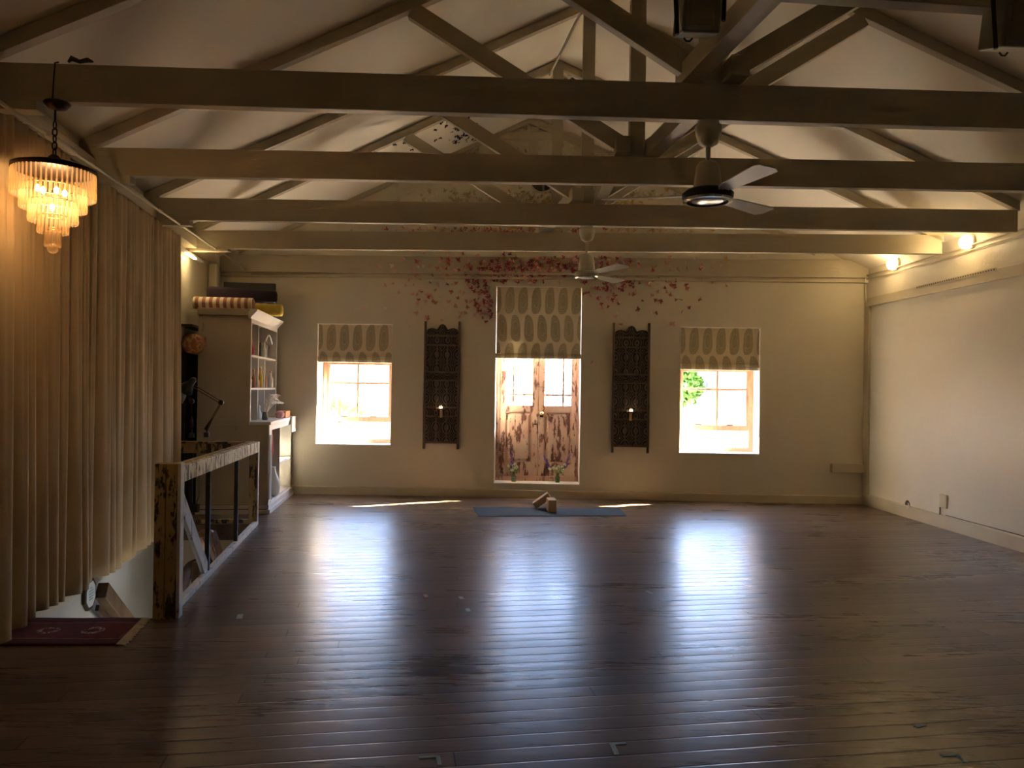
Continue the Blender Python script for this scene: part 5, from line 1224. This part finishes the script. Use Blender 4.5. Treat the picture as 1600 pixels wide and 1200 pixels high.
# ------------------------------------------------------------------ yoga mat and cork blocks
def mat_():
    q = [G(739, 793.2), G(968, 795), G(979, 806.5), G(747, 807)]; b_ = MB(); b_.prism([q[3] + V((0, 0, .001)), q[2] + V((0, 0, .001)), q[1] + V((0, 0, .001)), q[0] + V((0, 0, .001))], (0, 0, .006))
    tag(b_.build('yoga_mat', 'mat_rubber', bevel=.002), 'blue grey yoga mat lying on the boards before the double door', 'yoga mat')
mat_()
def block(M, d, label):
    b_ = MB(M); b_.box((-d[0] / 2, -d[1] / 2, -d[2] / 2), (d[0] / 2, d[1] / 2, d[2] / 2)); return tag(b_.build('yoga_block', 'cork', bevel=.008), label, 'yoga block', 'cork yoga blocks')
g1 = G(862, 802)
block(Matrix.Translation(g1 + V((0, .115, .084))) @ Matrix.Rotation(math.radians(4), 4, 'Z'), (.10, .23, .15), 'cork yoga block standing on edge on the mat, end towards the viewer')
g2 = G(848, 802)
block(Matrix.Translation(g2 + V((0, .315, .113))) @ Matrix.Rotation(math.radians(-36), 4, 'Y'), (.23, .15, .08), 'cork yoga block tilted up behind the upright one on the mat')
# tape marks and scraps on the boards
def tape(pts, w_, label, mat='tape_green'):
    b_ = MB()
    for a, c_ in zip(pts, pts[1:]):
        A, B = G(*a), G(*c_); b_.bar(A + V((0, 0, .0015)), B + V((0, 0, .0015)), w_, .0015)
    tag(b_.build('floor_tape', mat), label, 'tape mark', 'tape marks on the floor')
tape([(655, 1184), (684, 1182), (687, 1196)], .018, 'L shaped green tape mark at the bottom edge near the middle of the floor')
tape([(952, 1163), (978, 1161.5)], .02, 'upper stroke of the pale tape corner near the bottom edge'); tape([(957, 1164), (964, 1180)], .022, 'lower stroke of the pale tape corner near the bottom edge')
tape([(1470, 1181), (1495, 1180), (1508, 1191)], .02, 'dull green tape corner nearest the lower right of the floor'); tape([(1430, 1136), (1445, 1133)], .022, 'faint green tape dash left of the lower right tape corner')
tape([(373.5, 967), (376, 960)], .035, 'single pale tape dash beside the railing post', 'tape_pale'); tape([(730, 951), (733, 956)], .03, 'pale tape dash in the middle floor, lowest of three', 'tape_pale')
tape([(719, 932.5), (722, 936)], .03, 'pale tape dash in the middle floor, above the lowest', 'tape_pale'); tape([(664, 929.5), (667, 933)], .025, 'pinkish tape scrap in the middle floor, leftmost of three', 'pink_cloth')
tape([(1010, 924), (1020, 928)], .02, 'pale tape scrap on the boards right of centre', 'tape_pale')

# ------------------------------------------------------------------ carved screens with candle holders
def screen(ptl, pbr, label, clabel):
    u0, zt = FU(*ptl); u1, zb = FU(*pbr); Wd, Hd = u1 - u0, zt - zb
    cx = u0 + Wd / 2
    org = MF @ V((cx, -.03, zb)); root = empty('carved_screen', org, label, 'carved panel', 'carved wall screens')
    M = frame(org, FAR.e)
    def bx(name, lo, hi, mat='screen_wood', bv=.003): b_ = MB(M); b_.box(lo, hi); return b_.build(name, mat, root, bevel=bv)
    w2 = Wd / 2; pw = .034
    for s_ in (-1, 1):
        b_ = MB(M); a = s_ * w2; c_ = s_ * (w2 - pw); a, c_ = min(a, c_), max(a, c_)
        b_.box((a, -.03, 0), (c_, .005, Hd)); b_.build('post', 'screen_wood', root, bevel=.01)
    fy = lambda py: Hd * (1 - (py - 502) / 200.0)
    x0, x1 = -w2 + pw, w2 - pw
    rails = [(523, 526.5), (538, 541), (580, 583), (593, 596), (635, 638), (649, 652), (690, 693)]
    for a, c_ in rails: bx('rail', (x0, -.022, fy(c_)), (x1, .004, fy(a)))
    def panel(a, c_, z0, z1): bx('panel', (a, -.010, z0), (c_, .002, z1), 'carved_wood', 0)
    for a, c_ in ((526.5, 538), (583, 593), (638, 649)): panel(x0, x1, fy(c_), fy(a))
    t3 = (x1 - x0) / 3
    for a, c_ in ((541, 580), (596, 635), (652, 690)):
        for k in range(3): panel(x0 + t3 * k + .010 * (k > 0), x0 + t3 * (k + 1) - .010 * (k < 2), fy(c_), fy(a))
        for k in (1, 2): bx('stile', (x0 + t3 * k - .010, -.020, fy(c_)), (x0 + t3 * k + .010, .003, fy(a)))
    pts = [(x0, fy(523))]; N_ = 40
    for k in range(N_ + 1):
        t = k / N_ * 2 - 1; h = .055 + .035 * abs(math.cos(t * math.pi * 1.5)) ** .7 + (.055 * (1 - (t / .38) ** 2) if abs(t) < .38 else 0); pts.append((x0 + (x1 - x0) * (t + 1) / 2, fy(523) + h))
    pts.append((x1, fy(523))); b_ = MB(M); b_.prism([(x, -.014, z) for x, z in pts], (0, .016, 0)); b_.build('crest', 'carved_wood', root)
    # candle holder
    zc = fy(640); o2 = M @ V((0, -.03, zc))
    ch = empty('candle_holder', o2, clabel, 'candle holder', 'candle holders on the carved screens')
    b_ = MB(M); b_.box((-.018, -.036, zc - .11), (.018, -.0305, zc + .0)); b_.build('bracket', 'cork', ch, bevel=.002)
    b_ = MB(M); b_.box((-.055, -.14, zc), (.055, -.0305, zc + .012)); b_.build('ledge', 'dark_wood', ch, bevel=.002)
    p = M @ V((0, -.085, zc + .012)); b_ = MB(); b_.lathe(p, [(.028, 0), (.036, .008), (.040, .055), (.037, .055), (.030, .008), (.001, .006)], 16); b_.build('glass', 'clear_glass', ch, smooth=True)
    b_ = MB(); b_.lathe(p + V((0, 0, .008)), [(.022, 0), (.022, .02), (.001, .022)], 12); b_.build('candle', 'candle_glow', ch, smooth=True)
    p = M @ V((-.05, -.08, zc + .012)); b_ = MB(); b_.lathe(p, [(.010, 0), (.012, .01), (.006, .018)], 10); b_.build('snuffer', 'brass', ch, smooth=True)
screen((664, 502), (717.5, 702), 'dark carved wooden screen hung between the short-blind window and the double door', 'lit candle holder on the carved screen beside the dresser side window')
screen((957, 504.5), (1013, 708), 'dark carved wooden screen hung between the double door and the window by the glossy wall', 'lit candle holder on the carved screen nearest the glossy wall')

# ------------------------------------------------------------------ flower bottles on the door sill
def flowers(px, label, purple, seed, spread_):
    p = FAR.at(px, 749.5, -.16); p.z = OPD[2] + .004; rnd = random.Random(seed)
    root = empty('flower_vase', p, label, 'vase of flowers', 'flower bottles on the door sill')
    b_ = MB(); b_.lathe(p, [(.028, 0), (.032, .006), (.032, .075), (.018, .10), (.016, .125), (.019, .13)], 18); b_.build('bottle', 'vase_glass', root, smooth=True)
    b_ = MB(); b_.lathe(p + V((0, 0, .004)), [(.026, 0), (.028, .004), (.028, .065), (.001, .066)], 14); b_.build('water', 'leaf', root, smooth=True)
    st_ = MB(); tips = []
    for k in range(12):
        a = rnd.uniform(-1, 1) * spread_; d_ = rnd.uniform(-.03, .03); h = rnd.uniform(.17, .27); q_ = p + V((a, d_, h)); tips.append(q_)
        st_.tube([p + V((rnd.uniform(-.01, .01), 0, .02)), p + V((a * .25, d_ * .3, .14)), q_], .0022, 5)
    for k in range(16):
        t = rnd.choice(tips); c_ = p + (t - p) * rnd.uniform(.55, .9); d_ = V((rnd.uniform(-1, 1), rnd.uniform(-.5, .5), rnd.uniform(-.2, .8))).normalized() * .04; s_ = d_.cross(V((0, 1, 0))).normalized() * .009
        st_.add([c_, c_ + d_ * .5 + s_, c_ + d_, c_ + d_ * .5 - s_], [(0, 1, 2, 3)])
    st_.build('stems', 'leaf', root)
    for (dx, dz, ln) in purple:
        b_ = MB(); a = p + V((dx * .55, 0, .20)); c_ = p + V((dx, -.01, dz))
        for k in range(46):
            t = k / 45; q_ = a + (c_ - a) * t; r = .024 * (1 - t * .55); b_.ball(q_ + V((rnd.uniform(-r, r), rnd.uniform(-r, r), rnd.uniform(-.005, .005))), .009 * (1.1 - t * .4), 6, 4)
        b_.build('purple_blossom', 'purple_petal', root, smooth=True)
    for k in range(9):
        q_ = rnd.choice(tips) + V((rnd.uniform(-.02, .02), rnd.uniform(-.02, .02), rnd.uniform(-.05, .01))); b_ = MB()
        for j in range(6):
            t = j * math.pi / 3; b_.ball(q_ + V((math.cos(t) * .012, 0, math.sin(t) * .012)), .010, 6, 4, (1, .5, 1))
        b_.build('pale_blossom', 'pale_petal', root, smooth=True)
flowers(802.5, 'small green bottle with one purple spike and pale flowers', [(-.035, .40, 1)], 1, .075)
flowers(871, 'small green bottle with two purple spikes and pale flowers', [(-.19, .37, 1), (.17, .38, 1)], 2, .11)

# ------------------------------------------------------------------ paper butterflies
rnd = random.Random(11)
def bfly_mesh(col, fold):
    vs = [(0, 0, -.45), (0, 0, .35)]; fs = []
    for s_ in (-1, 1):
        k = len(vs); w = math.cos(fold); d_ = -math.sin(fold)
        pts = [(.12, .42), (.75, .72), (.98, .55), (.80, .10), (.38, -.02), (.66, -.22), (.60, -.60), (.25, -.62)]
        vs += [(s_ * x * w, x * d_, z) for x, z in pts]
        fs.append((1, 0) + tuple(range(k, k + 8))[::-1] if s_ > 0 else (0, 1) + tuple(range(k, k + 8)))
    me = bpy.data.meshes.new('paper_butterfly'); me.from_pydata(vs, [], fs); me.materials.append(MATS['paper_' + col]); return me
BM = {c: [bfly_mesh(c, f) for f in (.35, .7, 1.05)] for c in BCOL}
beams_px = [(97, 208, .03), ]
def band_hidden(x, y):          # behind a tie beam from the photo's viewpoint
    f = lambda a, b_: a + b_ * x
    for (t0, ts, b0, bs) in ((95, .031, 160, .0305), (222.5, .0175, 273, .0205), (309, .0085, 341.5, .0145), (357, .0075, 388, .0085)):
        if t0 + ts * x - 1 < y < b0 + bs * x + 1: return True
    return False
pts = []
def g(mx, sx_, my, sy, n_, cols, reg, lo=186, hi=545):
    k = 0; tries = 0
    while k < n_ and tries < n_ * 30:
        tries += 1; x = rnd.gauss(mx, sx_); y = rnd.gauss(my, sy)
        if not (lo < y < hi): continue
        if 771 < x < 912 and y > 441: continue
        pts.append((x, y, rnd.choice(cols), reg)); k += 1
CR = ['crimson', 'pink', 'pink', 'crimson', 'russet']
g(800, 38, 432, 9, 190, ['crimson', 'crimson', 'pink', 'pink'], 'A', 402, 446)
g(850, 80, 414, 11, 240, CR + ['ochre', 'pink'], 'A', 402, 446)
g(950, 26, 440, 18, 95, CR, 'C', 402, 500)
g(760, 14, 470, 18, 60, CR, 'B', 430, 520)
g(700, 42, 430, 40, 80, ['pink', 'cream', 'crimson', 'pink', 'russet'], 'B', 402, 520)
g(1000, 42, 440, 36, 60, ['pink', 'cream', 'crimson', 'pink', 'russet'], 'C', 402, 510)
g(640, 35, 420, 22, 22, ['cream', 'pink'], 'B', 402, 500)
g(1075, 45, 415, 16, 20, ['cream', 'ochre'], 'C', 402, 460)
g(800, 90, 361, 3, 110, ['russet', 'ochre', 'crimson'], 'D', 350, 368)
g(690, 30, 361, 3, 25, ['ochre', 'cream'], 'D', 350, 368); g(1000, 50, 361, 3, 30, ['ochre', 'cream'], 'D', 350, 368)
g(760, 36, 310, 9, 85, ['olive', 'cream', 'ochre', 'olive'], 'E', 288, 324); g(845, 32, 312, 7, 90, ['ochre', 'olive', 'cream'], 'E', 298, 324)
g(960, 34, 312, 8, 70, ['olive', 'ochre', 'cream'], 'E', 290, 324); g(680, 28, 308, 8, 26, ['cream', 'olive'], 'E', 288, 322)
g(800, 90, 375, 12, 90, ['crimson', 'russet', 'pink'], 'D', 366, 400)
g(840, 60, 215, 20, 46, ['cream', 'cream', 'olive'], 'F', 188, 245); g(740, 30, 232, 8, 14, ['olive', 'cream'], 'F', 200, 245)
g(840, 80, 265, 14, 90, ['olive', 'cream'], 'F', 246, 286)
for x, y, c in ((641, 511, 'pink'), (1046, 506, 'pink'), (925, 567, 'pink'), (603, 481, 'cream'), (1020, 489, 'cream'), (1041, 457, 'pink'), (1027, 456, 'pink')): pts.append((x, y, c, 'B' if x < 800 else 'C'))
CW_ = {'crimson': 'dark crimson', 'pink': 'pale pink', 'ochre': 'ochre yellow', 'cream': 'cream', 'navy': 'near black', 'russet': 'rust brown', 'olive': 'dull olive'}
def cell(x, y, reg):
    if reg == 'N': return 'on the ceiling slope nearest the gable' if x < 800 and y > 205 else ('high on the ceiling near the ridge' if x < 860 or y < 150 else 'on the ceiling slope beyond the larger fan')
    if reg == 'A': return 'just above the double door, %s' % ('left side' if x < 800 else 'middle' if x < 880 else 'right side')
    if reg == 'B':
        if x >= 735: return 'beside the door blind, left side, %s' % ('up high' if y < 445 else 'halfway' if y < 472 else 'low down')
        if x >= 700: return 'between left screen and door' + (', low down' if y > 460 else '')
        if x >= 660: return 'above the left carved screen' + (', close to it' if y > 450 else '')
        return 'over the window near the dresser' if y < 455 else 'low beside the window near the dresser'
    if reg == 'C':
        if x <= 940: return 'beside the door blind, right side, %s' % ('up high' if y < 445 else 'low down')
        if x <= 975: return 'between door and right screen' + (', low down' if y > 455 else '')
        if x <= 1020: return 'above the right carved screen' + (', close to it' if y > 440 else '')
        return 'over the window near the glossy wall'
    if reg == 'D': return 'in the gap over the fourth tie beam, %s' % ('left side' if x < 760 else 'middle' if x < 880 else 'right side')
    if reg == 'E': return 'on the gable over the third tie beam, %s' % ('left side' if x < 780 else 'middle' if x < 890 else 'right side')
    return 'high on the gable over the second tie beam'
ORD = 'highest,second highest,third highest,fourth highest,fifth highest,sixth highest,seventh highest,eighth highest,ninth highest,tenth highest,eleventh highest,twelfth highest'.split(',')
cand = []
for x, y, c, reg in pts:
    n_ = FAR.n; offw = .012 if y > 402 else .012
    p = FAR.at(x, y, offw + (.072 if 398 < y < 424 else 0) + (.035 if 424 <= y < 431 else 0)); vis = not band_hidden(x, y)
    cand.append((vis, p, c, reg, 'wall', x, y))
# ceiling ones
def ceil_pt(x, y, side):
    a, c_, b_ = (TR[3], TR[5], 'L') if side < 0 else (TR[3], TR[5], 'R')
    p1 = lift(a['C'], CEILZ); p2 = lift(c_['C'], CEILZ); E = a[b_]; p3 = lift(E, CEILZ - SL * (E - a['C']).length)
    nn = (p2 - p1).cross(p3 - p1).normalized(); nn = nn if nn.z < 0 else -nn
    return hit(x, y, p1 + nn * .012, nn), nn
for mx, sx_, my, sy, n_, side in ((728, 15, 212, 12, 62, -1), (690, 10, 200, 7, 8, -1), (640, 16, 228, 6, 6, -1), (888, 7, 122, 5, 14, 1), (1090, 16, 214, 8, 5, 1), (890, 20, 140, 8, 30, 1)):
    for k in range(n_):
        x, y = rnd.gauss(mx, sx_), rnd.gauss(my, sy); p, nn = ceil_pt(x, y, side)
        if p.y > FAR.at(x, y).y - .02: continue
        cand.append((not band_hidden(x, y), p, 'navy' if side < 0 or rnd.random() < .7 else 'cream', 'N', nn, x, y))
vis = [c for c in cand if c[0]]; hid = [c for c in cand if not c[0]]
rnd.shuffle(vis)
# the ones that stand alone come first: they show largest and clearest
def alone(c): return -min((c[1] - o[1]).length for o in vis if o is not c)
vis.sort(key=lambda c: (0 if c[3] in 'BCN' else 1, rnd.random()))
single, mass = vis[:300], vis[300:] + hid
print('BUTTERFLIES', len(single), len(mass))
def bmat(p, nn):
    n_ = FAR.n if isinstance(nn, str) else nn
    yv = -n_; zv = V((rnd.uniform(-1, 1), rnd.uniform(-.2, .2), rnd.uniform(-.4, 1.2))); zv = (zv - yv * zv.dot(yv)).normalized(); xv = yv.cross(zv) 
    xv = (yv.cross(zv)).normalized(); s_ = rnd.uniform(.028, .042)
    m_ = Matrix((xv, yv, zv)).transposed() * s_; m_ = m_.to_4x4(); m_.translation = p; return m_
cells = {}
for it in single: cells.setdefault((it[2], cell(it[5], it[6], it[3])), []).append(it)
for (c, pl), its in cells.items():
    its.sort(key=lambda t: t[6])
    for i, (v_, p, c, reg, nn, x, y) in enumerate(its):
        o = bpy.data.objects.new('paper_butterfly', rnd.choice(BM[c])); COL.objects.link(o); o.matrix_world = bmat(p, nn)
        n_ = len(its)
        if n_ == 1: lab = '%s paper butterfly %s' % (CW_[c], pl)
        elif i < 6: lab = '%s paper butterfly, %s, %s' % (ORD[i], CW_[c], pl)
        elif n_ - 1 - i < 6: lab = '%s paper butterfly, %s, %s' % (ORD[n_ - 1 - i].replace('highest', 'lowest'), CW_[c], pl)
        else: lab = '%s paper butterfly among those %s' % (CW_[c], pl)
        o['label'] = lab; o['category'] = 'butterfly'; o['group'] = ('%s paper butterflies %s' % (CW_[c], pl)) + (' in the thick' if 'among' in lab else '')
mbs = {}
allm = MB(); slots = []; mats = list(BCOL)
for v_, p, c, reg, nn, _x, _y in mass:
    me = rnd.choice(BM[c]); m_ = bmat(p, nn); k = len(allm.v); allm.v += [m_ @ v.co for v in me.vertices]
    for f in me.polygons: allm.f.append(tuple(k + i for i in f.vertices)); slots.append(mats.index(c))
me = bpy.data.meshes.new('paper_butterflies'); me.from_pydata([tuple(v) for v in allm.v], [], allm.f)
for c in mats: me.materials.append(MATS['paper_' + c])
me.polygons.foreach_set('material_index', slots)
o = bpy.data.objects.new('paper_butterfly_swarm', me); COL.objects.link(o); tag(o, 'dense rest of the paper butterfly swarm over the door and gable', 'butterflies', None, 'stuff')

# ------------------------------------------------------------------ outside: balcony, fence, house across, plants
YO = 11.3
b_ = MB(); b_.box((-5, YO - .1, .0), (8, YO + 1.35, .12)); struct(b_.build('floor_balcony', 'deck_concrete'))
fc = empty('balcony_fence', (1, YO + 1.2, .12), 'sunlit slatted timber balcony fence outside the windows', 'fence')
for k in range(31):
    x = -4.2 + k * .36; b_ = MB(); b_.box((x, YO + 1.18, .12), (x + .30, YO + 1.205, .98)); b_.build('slat', 'fence_wood', fc)
b_ = MB(); b_.box((-4.4, YO + 1.17, .98), (7, YO + 1.25, 1.03)); b_.build('top_rail', 'fence_wood', fc)
YH = YO + 4.6
hs = empty('house_across', (1, YH, -3), 'white house in dimmed colour across the street with red window frames', 'house')
b_ = MB(); b_.box((-8, YH + .2, -3), (3.3, YH + 3, 2.35)); b_.box((4.4, YH, -3), (10, YH + 3, 2.35)); b_.build('wall', 'facade_dimmed', hs)
b_ = MB(); b_.box((-4.2, YH + .14, 1.0), (-3.75, YH + .2, 2.3)); b_.build('blue_wall', 'facade_blue', hs)
b_ = MB(); b_.box((-5.2, YH - .1, 1.05), (-1.9, YH + .2, 1.15)); b_.build('balcony_ledge', 'facade_dimmed', hs)
for x in (-3.75, -3.05, -2.35): b_ = MB(); b_.box((x, YH - .35, .8), (x + .08, YH - .27, 2.3)); b_.build('post', 'dresser_paint', hs)
def owin(x0, x1, z0, z1, y):
    b_ = MB(); b_.box((x0, y - .06, z0), (x1, y, z1)); f_ = b_.build('window', 'red_frame_paint', hs); b_ = MB(); b_.box((x0 + .07, y - .075, z0 + .07), ((x0 + x1) / 2 - .02, y - .06, z1 - .07)); b_.box(((x0 + x1) / 2 + .02, y - .075, z0 + .07), (x1 - .07, y - .06, z1 - .07)); b_.build('pane', 'brown_pane', f_)
owin(.75, 1.25, 1.0, 2.2, YH + .2); owin(1.35, 1.7, 1.0, 2.2, YH + .2); owin(-1.1, -.7, .9, 2.1, YH + .2)
def bush(c, r, n_, label, name='potted_plant', spiky=True):
    root = empty(name, (c[0], c[1], c[2]), label, 'plant'); rn = random.Random(int(c[0] * 100) % 97)
    b_ = MB(); b_.lathe(V(c), [(.10, 0), (.15, .22), (.16, .24), (.13, .24)], 16); b_.build('pot', 'terracotta', root, smooth=True)
    b_ = MB()
    for k in range(n_):
        th = rn.uniform(0, 2 * math.pi); el = rn.uniform(.3, 1.4); L_ = r * rn.uniform(.6, 1.1); d_ = V((math.cos(th) * math.cos(el), math.sin(th) * math.cos(el), math.sin(el)))
        a = V(c) + V((0, 0, .22)); s_ = d_.cross(V((0, 0, 1))).normalized() * r * .06; m_ = a + d_ * L_ * .55 + V((0, 0, .03)); t = a + d_ * L_ - V((0, 0, .08 * L_))
        b_.add([a - s_ * .4, a + s_ * .4, m_ + s_, t, m_ - s_], [(0, 1, 2, 3, 4)])
    b_.build('leaves', 'leaf', root)
bush((-3.35, YH - .9, .55), .75, 90, 'green spiky potted plant seen through the window by the dresser')
st2 = MB(); st2.box((-3.7, YH - 1.2, -3), (-1.9, YH - .6, .55)); tag(st2.build('outside_ledge', 'facade_dimmed'), 'white ledge outside carrying the spiky plant', 'ledge')
def tree(c, r, label):
    root = empty('garden_tree', (c[0], c[1], -3), label, 'tree'); rn = random.Random(8)
    b_ = MB(); b_.tube([(c[0], c[1], -3), (c[0], c[1], c[2])], [.12, .05], 8); b_.build('trunk', 'old_timber', root, smooth=True)
    b_ = MB()
    for k in range(1500):
        d_ = V((rn.gauss(0, 1), rn.gauss(0, 1), rn.gauss(0, .8))).normalized() * r * rn.uniform(.55, 1); p = V(c) + d_; a = V((rn.uniform(-1, 1), rn.uniform(-1, 1), rn.uniform(-1, 1))).normalized() * .09; s_ = a.cross(V((.3, .2, 1))).normalized() * .05
        b_.add([p - a, p + s_, p + a, p - s_], [(0, 1, 2, 3)])
    b_.build('foliage', 'leaf', root)
tree((3.85, YH + 1.6, 1.6), .5, 'green leafy tree seen through the window near the glossy wall')
